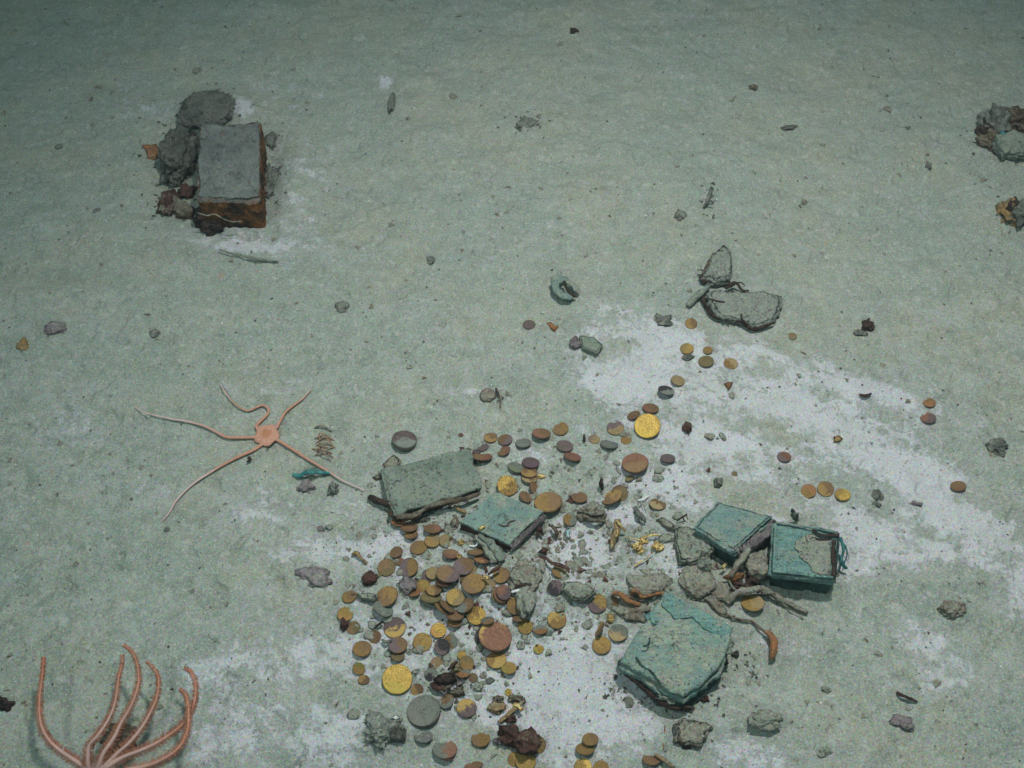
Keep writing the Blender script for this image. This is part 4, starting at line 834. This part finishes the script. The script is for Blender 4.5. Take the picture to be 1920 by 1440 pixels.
TB('twig', [(1360, 540, .012, 1), (1372, 533, .014, 1.2), (1380, 530, .014, .8), (1392, 544, .012, .5), (1404, 545, .010, .4)], 7, 'darkwood', 'black forked twig between the pointed stone and the broad split slab', 'twig', rough=.5, seed=161, fork=[([(1378, 531, .014), (1390, 530, .018), (1396, 536, .016)], 3)])
SL('stone_slab', [(1086, 630, .006), (1114, 628, .010), (1130, 648, .008), (1120, 662, .010), (1092, 650, .010)], .008, 'slate', 'flat grey green stone on the pale mud far above the heap', 'stone', jit=.001, seed=162)
RK('stone', 1078, 646, 18, 20, .008, 'purple', 'brownish stone touching the left end of the flat grey green stone', 'stone', seed=163)
TB('fern_tuft', [(1320, 388, .004), (1328, 374, .012), (1334, 352, .014)], 6, 'darkstone', 'ragged dark tuft high above the pointed stone', 'debris', rough=.8, seed=164, fork=[([(1328, 372, .01), (1340, 366, .016)], 4), ([(1324, 382, .008), (1338, 382, .012)], 4)])
# right edge lumps
t = empty('encrusted_rubble', center(1890, 255)); tag(t, 'dark green encrusted rubble cut by the right edge', 'rubble')
slab('slab_top', [(1868, 252, .020), (1900, 244, .022), (1935, 250, .022), (1935, 284, .022), (1885, 284, .022), (1872, 268, .020)], .018, 'slate', t, jit=.004, rough=.002, seed=170)
rock('lump', 1866, 238, 44, 34, .022, 'darkstone', 171, parent=t, rough=.5)
rock('lump', 1905, 232, 46, 26, .020, 'wood', 172, parent=t, rough=.5)
rock('lump', 1862, 268, 44, 22, .012, 'wood', 173, parent=t, rough=.5)
rock('lump', 1846, 250, 18, 26, .010, 'darkwood', 174, parent=t, rough=.6)
rock('dark_face', 1876, 274, 12, 30, .014, 'scrapteal', 175, parent=t, rough=.5)
t = empty('rust_rubble', center(1900, 405)); tag(t, 'rust brown rubble lump cut by the right edge lower down', 'rubble')
rock('lump', 1892, 406, 34, 30, .014, 'tan', 176, parent=t, rough=.5); rock('lump', 1915, 406, 50, 32, .016, 'darkstone', 177, parent=t, rough=.5); rock('lump', 1893, 398, 22, 18, .016, 'darkwood', 178, parent=t, rough=.6)
# small lone things (name, px, py, w, h, z, material, label, category)
for k, r in enumerate([
 ('stone', 1869, 838, 36, 26, .010, 'darkstone', 'dark grey round stone near the right edge', 'stone'),
 ('twig_lump', 1626, 612, 20, 20, .012, 'darkwood', 'black upright lump on a low mound right of the broad split slab', 'debris'),
 ('stone', 1612, 625, 20, 12, .006, 'darkstone', 'flat dark stone touching the black upright lump', 'stone'),
 ('stone', 1645, 929, 17, 17, .006, 'darkstone', 'small dark stone right of the row of three coins', 'stone'),
 ('stone', 1645, 946, 15, 9, .004, 'darkstone', 'smaller dark stone below the one right of the row of three coins', 'stone'),
 ('stone', 1718, 945, 18, 7, .004, 'purple', 'small dark sliver stone on pale mud at the right', 'stone'),
 ('stone', 1787, 1142, 44, 28, .010, 'browncon', 'brown grey leaf shaped stone with a pointed tip at the lower right', 'stone'),
 ('pebble', 1549, 1295, 14, 15, .005, 'darkstone', 'dark pebble alone at the lower right', 'pebble'),
 ('stone', 1693, 1355, 38, 26, .007, 'purple', 'dark jagged flat stone near the bottom right', 'stone'),
 ('stone', 590, 1080, 54, 30, .006, 'purple', 'purple grey flat stone on the mud left of the heap', 'stone'),
 ('stone', 102, 617, 36, 22, .007, 'purple', 'small grey block shaped stone at the far left', 'stone'),
 ('pebble', 43, 648, 18, 20, .007, 'tan', 'olive tan pebble at the far left edge', 'pebble'),
 ('wood_fragment', 8, 1322, 34, 18, .012, 'darkwood', 'dark wood fragment cut by the left edge', 'wood'),
 ('stone', 1434, 1350, 58, 34, .010, 'stone', 'half buried mud coloured stone with a crescent shadow at the lower right', 'stone'),
 ('stone', 917, 1276, 15, 10, .004, 'darkstone', 'small dark pebble right of the rusty wood pile', 'pebble'),
 ('stone', 290, 625, 18, 12, .005, 'darkstone', 'small dark pebble upper left of the brittle star', 'pebble'),
 ('stone', 182, 397, 13, 8, .004, 'darkstone', 'tiny dark ring shaped stone left of the brick', 'stone'),
 ('stone', 735, 192, 14, 26, .008, 'darkstone', 'dark pointed stone high in the middle right of the brick', 'stone'),
 ('stone', 642, 576, 28, 18, .006, 'darkstone', 'dark stone with twigs left of the copper scrap', 'stone'),
 ('stone', 850, 182, 13, 10, .005, 'browncon', 'small brown stone high in the middle', 'stone'),
 ('stone', 808, 488, 18, 14, .005, 'darkstone', 'little dark curled stone in the middle distance', 'stone'),
 ('stone', 1412, 165, 16, 9, .005, 'wood', 'small dark stone high at the right of the middle', 'stone'),
 ('stone', 1478, 240, 28, 8, .006, 'darkstone', 'dark sliver stone high at the right of the middle', 'stone'),
 ('stone', 988, 232, 40, 18, .004, 'darkstone', 'dark crumbly patch stone high in the middle', 'stone'),
 ('stone', 1276, 405, 20, 16, .006, 'darkstone', 'dark pitted stone left of the ragged dark tuft', 'stone'),
 ('stone', 1076, 58, 14, 8, .005, 'darkwood', 'black hollow stone at the foot of the top mound', 'stone'),
 ('stone', 1740, 312, 12, 9, .005, 'darkstone', 'small dark stone left of the right edge rubble', 'stone'),
 ('stone', 1665, 205, 16, 8, .004, 'browncon', 'small brown stone in the upper right', 'stone'),
 ('stone', 1245, 600, 30, 22, .005, 'darkstone', 'dark speckled stone left of the dusted coin near the twig', 'stone'),
 ('stone', 1290, 670, 20, 10, .003, 'darkstone', 'grey speckled flake under the highest of the loose four coins', 'flake'),
 ('stone', 1250, 1010, 26, 18, .005, 'stone', 'pale rounded stone beside the gold pin head', 'stone'),
 ('pebble', 313, 994, 9, 8, .004, 'darkstone', 'tiny dark pebble by the lower left arm tip of the brittle star', 'pebble'),
 ('pebble', 601, 992, 13, 10, .004, 'purple', 'small grey pebble left of the upper brown coins', 'pebble'),
 ('stone', 110, 275, 12, 8, .004, 'darkstone', 'tiny dark stone in the upper left', 'stone'),
 ('stone', 1545, 1412, 30, 14, .005, 'stone', 'low muddy stone at the bottom right', 'stone'),
 ('stone', 1365, 1205, 16, 26, .006, 'stone', 'muddy stone on the right shoulder of the largest green block', 'stone')]):
    r = list(r); r[5] *= .7; RK(*r, seed=200 + k * 3, rough=.42, rot=(k * 37) % 50 - 25, sink=.48)
TB('twig', [(1682, 1298, .004, .8), (1692, 1304, .007, 1), (1706, 1310, .006, .8), (1720, 1316, .003, .4)], 7, 'darkwood', 'dark curved twig above the jagged flat stone at the bottom right', 'twig', rough=.5, seed=301)
TB('twig', [(1612, 740, .003, .6), (1622, 742, .006, 1), (1634, 738, .004, .5)], 6, 'darkwood', 'short dark sliver on pale mud right of the heap', 'twig', rough=.4, seed=302)
TB('twig', [(410, 468, .003, .5), (450, 478, .006, .8), (486, 486, .007, 1), (522, 490, .004, .6)], 5, 'slate', 'thin greenish twig below the brick', 'twig', rough=.6, seed=303)
TB('worm_tube', [(1228, 1414, .004, .7), (1244, 1424, .009, 1), (1256, 1434, .007, .8), (1266, 1440, .004, .5)], 9, 'tan', 'tan stick shaped tube at the bottom edge', 'worm tube', rough=.3, seed=304)
TB('stick', [(1244, 1404, .002, .5), (1247, 1330 + 30, .004, .6)], 4, 'rust', 'orange sliver left of the dark mouthed stone', 'debris', rough=.5, seed=305)
t = empty('hollow_stone', center(1300, 1370)); tag(t, 'muddy hollow stone with a dark mouth below the largest green block', 'stone')
slab('body', [(1264, 1362, .010), (1280, 1346, .014), (1320, 1350, .012), (1340, 1362, .008), (1318, 1394, .008), (1300, 1396, .014), (1270, 1386, .014)], .014, 'browncon', t, jit=.003, rough=.0015, seed=306, bevel=.003, wav=.004)
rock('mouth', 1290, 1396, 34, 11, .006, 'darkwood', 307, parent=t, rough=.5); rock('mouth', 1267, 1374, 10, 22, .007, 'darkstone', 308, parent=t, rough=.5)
TB('copper_strip', [(549, 889, .004, .9), (562, 892, .007, 1), (580, 886, .010, 1), (600, 886, .008, 1), (618, 887, .005, .8)], 7, 'scrapteal', 'bright teal twisted copper strip beside the right arm of the brittle star', 'metal scrap', rough=.6, seed=310, flat=.6, fork=[([(562, 890, .005), (580, 880, .01), (600, 882, .01)], 3)])
RK('stone', 575, 915, 26, 18, .006, 'purple', 'purple grey stone under the teal copper strip', 'stone', seed=311, rough=.6)
RK('stone', 626, 919, 18, 20, .007, 'darkstone', 'dark stone right of the purple grey one under the copper strip', 'stone', seed=312, rough=.5)
TB('hook', [(466, 857, .002), (470, 862, .006), (464, 866, .004)], 4, 'darkwood', 'tiny black hook beside the lower arm of the brittle star', 'debris', rough=.4, seed=313)
# tuft of orange worm tubes
V, F = [], []
for k in range(11):
    y0 = 818 + k * 3.6; rw = random.Random(k * 5 + 2); a = P(588 + rw.uniform(-3, 12), y0 + rw.uniform(0, 9), .001); bpt = P(606 + rw.uniform(-6, 6), y0 + rw.uniform(-7, 3), .004 + .005 * rw.random()); c2 = P(622 + rw.uniform(-8, 8), y0 + rw.uniform(-2, 12), .001)
    pp = spline([a, bpt, c2], 6); sweep(pp, [.0008] * len(pp), 6, .5, k, V, F)
o = mk('worm_tuft', V, F, weather('faded_orange_tube', (.27, .17, .10), (.30, .22, .15), None, 60, .25), origin=tuple(P(605, 840, 0))); tag(o, 'tuft of faded orange worm tubes right of the brittle star', 'worm tubes')
TB('twig_mat', [(590, 802, .002), (604, 798, .005), (622, 808, .002)], 3, 'browncon', 'faint brown loop above the orange worm tuft', 'debris', rough=.4, seed=314)
# cross, rust lump and wood near the bottom
t = empty('gold_cross', center(955, 1335)); tag(t, 'small gold cross lying slanted near the bottom of the heap', 'cross')
slab('cross_shaft', [(932, 1352, .005), (966, 1321, .008), (984, 1312, .008), (978, 1322, .008), (938, 1356, .005)], .003, 'tan', t, jit=.0006, seed=320, bevel=.0007)
slab('cross_arm', [(966, 1316, .0095), (975, 1319, .0095), (984, 1330, .0095), (976, 1334, .0095), (970, 1326, .0095), (960, 1322, .0095)], .003, 'goldm', t, jit=.0005, seed=321, bevel=.0006)
RK('iron_lump', 970, 1313, 26, 12, .006, 'wood', 'dark brown lump behind the gold cross', 'iron lump', seed=322, rough=.6)
RK('iron_lump', 957, 1349, 18, 10, .005, 'redrust', 'small dark red lump below the gold cross', 'iron lump', seed=323, rough=.6)
RK('iron_lump', 935, 1312, 16, 12, .005, 'wood', 'brown crumb above the broken gold crust left of the cross', 'iron lump', seed=324, rough=.6)
RK('gold_crust', 932, 1328, 24, 16, .004, 'tan', 'broken gold brown crust left of the cross', 'crust', seed=325, rough=.7)
t = empty('rust_lump', center(975, 1395)); tag(t, 'long dark red rust lump lying over coins at the bottom', 'iron lump')
rock('lump', 958, 1382, 46, 26, .012, 'redrust', 326, 25, parent=t, rough=.45, up=.004, sub=4); rock('lump', 988, 1400, 40, 36, .013, 'redrust', 327, 20, parent=t, rough=.5, up=.006, sub=4)
RK('iron_lump', 937, 1391, 18, 12, .006, 'purple', 'purple crumb left of the long dark red rust lump', 'iron lump', seed=328, rough=.6)
SL('wood_fragment', [(812, 1272, .010), (826, 1262, .014), (852, 1258, .014), (856, 1272, .013), (836, 1280, .012), (820, 1284, .010)], .010, 'darkwood', 'black charred wood slab in the pile right of the ash grey coin', 'wood', jit=.002, rough=.002, seed=330)
TB('wood_fragment', [(808, 1282, .006, .8), (818, 1290, .008, 1.1), (834, 1290, .008, .8), (846, 1286, .006, .6)], 10, 'redrust', 'dark red wood stick under the black charred slab', 'wood', rough=.5, seed=331)
SL('wood_fragment', [(840, 1296, .006), (852, 1290, .012), (866, 1284, .012), (872, 1302, .008), (858, 1304, .006), (846, 1302, .004)], .008, 'wood', 'brown wood chip with a black underside below the charred pile', 'wood', jit=.0015, rough=.002, seed=332)
RK('gold_crust', 856, 1254, 16, 18, .008, 'tan', 'lump of gold brown crust inside the charred wood pile', 'crust', seed=333, rough=.5)
TB('wood_splinter', [(840, 1256, .010, .6), (850, 1246, .014, 1), (858, 1240, .014, .6)], 7, 'darkwood', 'dark splinter above the gold brown crust lump', 'wood splinter', rough=.5, seed=334)
SL('shell_chip', [(852, 1282, .010), (868, 1275, .012), (874, 1278, .011), (858, 1288, .009)], .003, 'purple', 'pink grey chip under the orange arc coin', 'chip', jit=.001, seed=335)
RK('sponge', 715, 1374, 60, 44, .007, 'slatestone', 'black speckled mossy sponge left of the buried coin', 'sponge', seed=347, rough=.6, sub=5, spik=.5, sink=.4)
RK('sponge', 745, 1378, 32, 26, .011, 'sponge', 'small bumpy sponge touching the mossy one', 'sponge', seed=341, rough=.2, sub=5, spik=.3)
SL('shell_chip', [(730, 1344, .004), (740, 1340, .006), (752, 1344, .005), (744, 1350, .003)], .002, 'shell', 'white and brown shell chip above the mossy sponge', 'chip', jit=.001, seed=342)
RK('stone', 765, 1100, 30, 30, .010, 'purple', 'square purple grey flake stone left of the dull gold and brown pair', 'stone', seed=343, rough=.3)
SL('stone_slab', [(668, 1114, .008), (690, 1108, .014), (708, 1116, .014), (700, 1126, .012), (676, 1122, .010)], .010, 'stone', 'dusted ridge stone with a black underside between two ochre coins', 'stone', jit=.0015, seed=344)
RK('red_stone', 694, 1086, 26, 20, .008, 'redrust', 'dusty red patched stone above the dusted ridge stone', 'stone', seed=345, rough=.3)
SL('gold_flake', [(708, 1077, .006), (714, 1072, .008), (716, 1075, .008), (711, 1080, .006)], .001, 'goldm', 'tiny gold flake under the dark olive coin', 'gold flake', jit=.0003, seed=346)
RK('iron_lump', 646, 1174, 17, 19, .007, 'redrust', 'dark red lump overlapping the olive brown coin at the left outer edge', 'iron lump', seed=347, rough=.4)
TB('wood_splinter', [(702, 1178, .005, .6), (712, 1170, .008, 1), (718, 1165, .008, .6)], 6, 'darkwood', 'black splinter between the two coins at the left of the heap', 'wood splinter', rough=.5, seed=348)
TB('wood_splinter', [(716, 1200, .005, .6), (724, 1204, .007, 1), (734, 1200, .006, .6)], 7, 'darkstone', 'dark splinter left of the thick brown coin', 'wood splinter', rough=.5, seed=349)
TB('gold_strip', [(660, 1040, .004, .7), (668, 1036, .006, 1), (674, 1044, .005, .8), (688, 1056, .003, .6)], 7, 'tan', 'broken gold brown strip at the upper left of the heap', 'strip', rough=.5, seed=350)
RK('gold_nugget', 864, 1018, 12, 9, .004, 'goldm', 'tiny gold crumb right of the tan coin pair', 'gold nugget', seed=351, rough=.5)
RK('gold_nugget', 1014, 895, 13, 6, .004, 'goldm', 'tiny gold crumb right of the stack of two', 'gold nugget', seed=352, rough=.5)
RK('gold_nugget', 862, 1046, 9, 8, .006, 'goldm', 'tiny gold crumb above the dark rimmed coin', 'gold nugget', seed=353, rough=.5)

# ------------------------------------------------------------------ brittle star
def conv(lst, ox, oy, sc): return [(ox + x / sc, oy + y / sc) for x, y in lst]
def remesh(o, vs):
    m = o.modifiers.new('skin_over', 'REMESH'); m.mode = 'VOXEL'; m.voxel_size = vs; m.use_smooth_shade = True
ARMS = [[(1000,480),(945,480),(860,482),(760,480),(700,452),(600,402),(480,370),(385,355),(250,325),(170,298),(115,262)],
 [(1000,450),(965,415),(972,388),(1000,360),(1035,325),(1048,298),(1035,272),(1000,258),(960,275),(905,295),(850,275),(790,225),(740,160),(715,115)],
 [(1060,440),(1100,415),(1125,370),(1165,305),(1225,255),(1280,215),(1320,170),(1342,145)],
 [(1070,480),(1110,500),(1200,555),(1300,620),(1400,680),(1480,730),(1560,780),(1640,815),(1712,846)],
 [(1040,490),(1000,530),(940,570),(850,610),(750,660),(640,725),(540,790),(460,860),(400,930),(360,1000),(320,1050)]]
V, F = [], []; s = S(500, 816)
c0 = P(500, 816, .005); el = (P(500, 826, 0) - P(500, 806, 0)).length / 20
for ia, arm in enumerate(ARMS):
    pts = [P(x, y, .0045 if i else .005) for i, (x, y) in enumerate(conv(arm, 220, 690, 3.692))]
    pp = spline(pts, 8); n = len(pp); rr = [s * (2.5 * (1 - (i / n)) ** .8 + .85) for i in range(n)]
    for i, p in enumerate(pp): p.z = max(p.z, Gs(p.x, p.y) + rr[i] * .6)
    sweep(pp, rr, 10, .03, ia, V, F)
b0 = len(V); nn = 40; prof = [(.15, 1.0), (.45, .96), (.75, .82), (.92, .5), (1.0, .05), (.9, -.5), (.5, -.8)]
V.append(c0 + Vector((0, 0, .0042)))
for r, z in prof:
    for k in range(nn):
        a = 2 * math.pi * k / nn; lob = 1 + .07 * math.cos(5 * a + .6)
        V.append(c0 + Vector((math.cos(a) * r * 23 * s * lob, math.sin(a) * r * 19 * el * lob, z * .0042 * (1 + .10 * math.cos(10 * a)))))
V.append(c0 - Vector((0, 0, .004)))
for k in range(nn): F.append((b0, b0 + 1 + k, b0 + 1 + (k + 1) % nn))
for j in range(len(prof) - 1):
    for k in range(nn):
        a = b0 + 1 + j * nn + k; bb = b0 + 1 + j * nn + (k + 1) % nn; F.append((a, a + nn, bb + nn, bb))
e = len(V) - 1; l = b0 + 1 + (len(prof) - 1) * nn
for k in range(nn): F.append((e, l + (k + 1) % nn, l + k))
o = mk('brittle_star', V, F, 'brittle', origin=tuple(c0)); remesh(o, .00042)
tag(o, 'orange brittle star with five long thin pale tipped arms spread on the mud', 'brittle star')

# ------------------------------------------------------------------ feathery armed sea star in the corner
FA = [[(690,1130),(640,1078),(540,1010),(440,940),(360,860),(310,760),(295,650),(300,520),(315,400),(325,300),(328,250)],
 [(690,1130),(665,1075),(660,1000),(670,910),(730,840),(800,740),(850,630),(875,520),(890,400),(915,300),(915,232)],
 [(700,1130),(740,1065),(775,970),(850,860),(910,740),(975,630),(1020,520),(1040,420),(1030,310),(990,210),(925,158)],
 [(710,1130),(780,1070),(880,970),(970,890),(1060,780),(1130,660),(1175,550),(1190,440),(1170,360),(1100,280)],
 [(720,1130),(800,1075),(920,1000),(1050,950),(1180,890),(1300,810),(1380,740),(1440,640),(1465,540),(1465,440),(1430,360),(1380,330)],
 [(720,1140),(900,1105),(1100,1065),(1230,1010),(1340,930),(1400,820),(1415,700),(1410,600),(1390,530),(1350,490)],
 [(680,1150),(560,1150),(440,1170),(330,1230),(260,1300)], [(720,1160),(860,1200),(960,1280),(1010,1370)]]
V, F, V2, F2 = [], [], [], []
c0 = P(173, 1456, .016); rnd = random.Random(5); s = S(173, 1440)
for ia, arm in enumerate(FA):
    cc = conv(arm, 0, 1170, 4.0); m = len(cc)
    pts = [P(x, y, .016 + .052 * math.sin(min(1, i / (m - 1) * 1.15) * math.pi * .55) * (.8 + .1 * (ia % 3))) for i, (x, y) in enumerate(cc)]
    pp = spline(pts, 12); n = len(pp); rr = [s * (4.4 * (1 - i / n) ** 1.15 + .6) for i in range(n)]
    sweep(pp, rr, 10, .03, ia, V, F)
    i = int(n * .10)
    for i in range(int(n * .12), n - 1):
        t = (pp[i + 1] - pp[i - 1]).normalized(); side = t.cross((CO - pp[i]).normalized()).normalized(); upv = side.cross(t)
        for q in range(4):
            for sg in (-1, 1):
                L = s * rnd.uniform(4.5, 10) * (1 - .55 * (i / n) ** 2) + rr[i]; fr = rnd.random()
                d = (side * sg + t * rnd.uniform(.0, .7) + upv * rnd.uniform(-.5, .5)).normalized(); b_ = pp[i].lerp(pp[i + 1], fr); tip = b_ + d * L; wv = t * s * .66; w2 = upv * s * .5
                k = len(V2); V2 += [b_ + wv, b_ - wv, b_ + w2, tip + wv * .35, tip - wv * .35, tip + w2 * .35]; F2 += [(k, k + 1, k + 4, k + 3), (k + 1, k + 2, k + 5, k + 4), (k + 2, k, k + 3, k + 5), (k + 3, k + 4, k + 5)]
b0 = len(V)
bm = bmesh.new(); bmesh.ops.create_icosphere(bm, subdivisions=3, radius=1)
for v in bm.verts: V.append(c0 + Vector((v.co.x * .013, v.co.y * .014, v.co.z * .008)))
F += [tuple(b0 + v.index for v in f.verts) for f in bm.faces]; bm.free()
o = mk('feather_star', V, F, 'feather', origin=tuple(c0)); remesh(o, .0005)
tag(o, 'pink orange sea star in the bottom left corner lifting long arms fringed with fine spines', 'sea star')
sp = mk('spines', V2, F2, weather('spine_skin', (.42, .17, .10), (.46, .22, .14), None, 60, 0, bump=0), None, True, tuple(c0)); sp.parent = o; sp.location = (0, 0, 0)
o = rock('wood_fragment', 228, 1392, 60, 50, .022, 'wood', 360, 0, rough=.35, sub=4); tag(o, 'dark brown wood lump behind the arms of the corner sea star', 'wood')

# ------------------------------------------------------------------ uncountable crumbs and shell grains
def scatter(name, n, mat, smin, smax, label, seed, dens=None, zf=.4):
    rnd = random.Random(seed); V, F = [], []; c = 0
    base = [(1, 0, 0), (-.6, .8, 0), (-.5, -.9, 0), (.1, .1, 1), (0, 0, -1), (.5, .7, .3)]
    while c < n:
        px = rnd.uniform(-60, 1980); py = rnd.uniform(-20, 1470)
        if dens and rnd.random() > dens(px, py): continue
        p = flat_pt(px, py, 0); p.z = Gs(p.x, p.y); sz = smin * (smax / smin) ** (rnd.random() ** 2.2); sz *= p.y * .35 + .75
        a = rnd.uniform(0, 6.28); ca, sa = math.cos(a), math.sin(a); el_ = rnd.uniform(.45, 1); b0 = len(V); tl = rnd.uniform(-.4, .4)
        for (x, y, z) in base:
            x += rnd.uniform(-.3, .3); y += rnd.uniform(-.3, .3); X = x * sz; Y = y * sz * el_
            V.append((p.x + X * ca - Y * sa, p.y + X * sa + Y * ca, p.z + sz * zf * (z + .3) + X * tl))
        F += [(b0 + i, b0 + j, b0 + k) for i, j, k in [(0, 5, 3), (5, 1, 3), (1, 2, 3), (2, 0, 3), (5, 0, 4), (1, 5, 4), (2, 1, 4), (0, 2, 4)]]; c += 1
    o = mk(name, V, F, mat, None, False); tag(o, label, 'grains', kind='stuff'); return o
def core(px, py): return math.exp(-(((px - 1000) / 210) ** 2 + ((py - 1040) / 130) ** 2)) * .9 + .25 * math.exp(-(((px - 850) / 120) ** 2 + ((py - 1200) / 120) ** 2)) + .5 * math.exp(-(((px - 1300) / 120) ** 2 + ((py - 1090) / 60) ** 2))
def heap(px, py):
    return .25 + .75 * math.exp(-(((px - 1010) / 330) ** 2 + ((py - 1080) / 250) ** 2))
scatter('mud_crumbs', 3600, 'crumb', .0004, .0026, 'dark crumbs strewn all over the mud', 1)
scatter('brown_crumbs', 2300, 'browncon', .0009, .0065, 'muddy brown crumbs thick between the coins', 2, lambda x, y: core(x, y) + .03)
scatter('rust_crumbs', 420, 'redrust', .0007, .0060, 'dark red crumbs between the coins', 4, core)
def clods(name, n, mat, label, seed, dens):
    rnd = random.Random(seed); V, F = [], []; bm = bmesh.new(); bmesh.ops.create_icosphere(bm, subdivisions=2, radius=1)
    bv = [v.co.copy() for v in bm.verts]; bf = [tuple(v.index for v in f.verts) for f in bm.faces]; bm.free(); c = 0
    while c < n:
        px = rnd.uniform(600, 1500); py = rnd.uniform(740, 1440)
        if rnd.random() > dens(px, py): continue
        p = flat_pt(px, py, 0); p.z = Gs(p.x, p.y); sz = .0015 + .0058 * rnd.random() ** 2.2; a = rnd.uniform(0, 6.28); ca, sa = math.cos(a), math.sin(a); e_ = rnd.uniform(.5, 1); b0 = len(V); o3 = Vector((c * 1.7, c * .3, 0))
        for q in bv:
            k = sz * (1 + .5 * mnoise.noise(q * 1.4 + o3) + .3 * mnoise.noise(q * 3.6 + o3)); X, Y = q.x * k, q.y * k * e_
            V.append((p.x + X * ca - Y * sa, p.y + X * sa + Y * ca, p.z + q.z * k * .30))
        F += [tuple(b0 + i for i in f) for f in bf]; c += 1
    o = mk(name, V, F, mat); tag(o, label, 'silt', kind='stuff')
clods('silt_clods', 330, 'stone', 'soft mud clods lying between and over the coins', 12, lambda x, y: min(1, core(x, y) + .35 * math.exp(-(((x - 830) / 150) ** 2 + ((y - 1180) / 160) ** 2)) + .3 * math.exp(-(((x - 1060) / 180) ** 2 + ((y - 850) / 50) ** 2)) + .01))
clods('brown_clods', 150, 'browncon', 'brown mud clods thick in the middle of the debris', 13, core)
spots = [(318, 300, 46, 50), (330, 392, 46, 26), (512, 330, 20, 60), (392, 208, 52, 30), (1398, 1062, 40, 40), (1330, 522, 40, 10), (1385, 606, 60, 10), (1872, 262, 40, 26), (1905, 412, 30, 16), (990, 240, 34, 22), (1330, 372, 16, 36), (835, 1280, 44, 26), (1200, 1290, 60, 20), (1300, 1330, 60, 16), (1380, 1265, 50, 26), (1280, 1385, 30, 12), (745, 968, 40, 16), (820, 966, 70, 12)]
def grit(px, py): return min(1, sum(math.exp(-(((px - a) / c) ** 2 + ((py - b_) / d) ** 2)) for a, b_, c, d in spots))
scatter('shade_grit', 1900, 'crumb', .0006, .0042, 'dark grit painting in shade round the brick and blocks', 6, grit)  # fine dark debris that also paints shade into scours and under edges
scatter('shell_grains', 330, 'shell', .0005, .0017, 'white shell grains sprinkled on the mud', 3)

# ------------------------------------------------------------------ water
k = bpy.data.materials.new('sea_water'); k.use_nodes = True; k.node_tree.nodes.clear()
ov = k.node_tree.nodes.new('ShaderNodeOutputMaterial'); pv = k.node_tree.nodes.new('ShaderNodeVolumePrincipled')
pv.inputs['Color'].default_value = (.66, .90, .93, 1); pv.inputs['Density'].default_value = .06; pv.inputs['Anisotropy'].default_value = .6
k.node_tree.links.new(pv.outputs[0], ov.inputs['Volume'])
lo, hi = (-7, -4, -1.1), (7, 10, 2.1)
V = [(x, y, z) for z in (lo[2], hi[2]) for y in (lo[1], hi[1]) for x in (lo[0], hi[0])]
o = mk('haze', V, [(0, 2, 3, 1), (4, 5, 7, 6), (0, 1, 5, 4), (2, 6, 7, 3), (0, 4, 6, 2), (1, 3, 7, 5)], k, smooth=False); tag(o, kind="stuff")
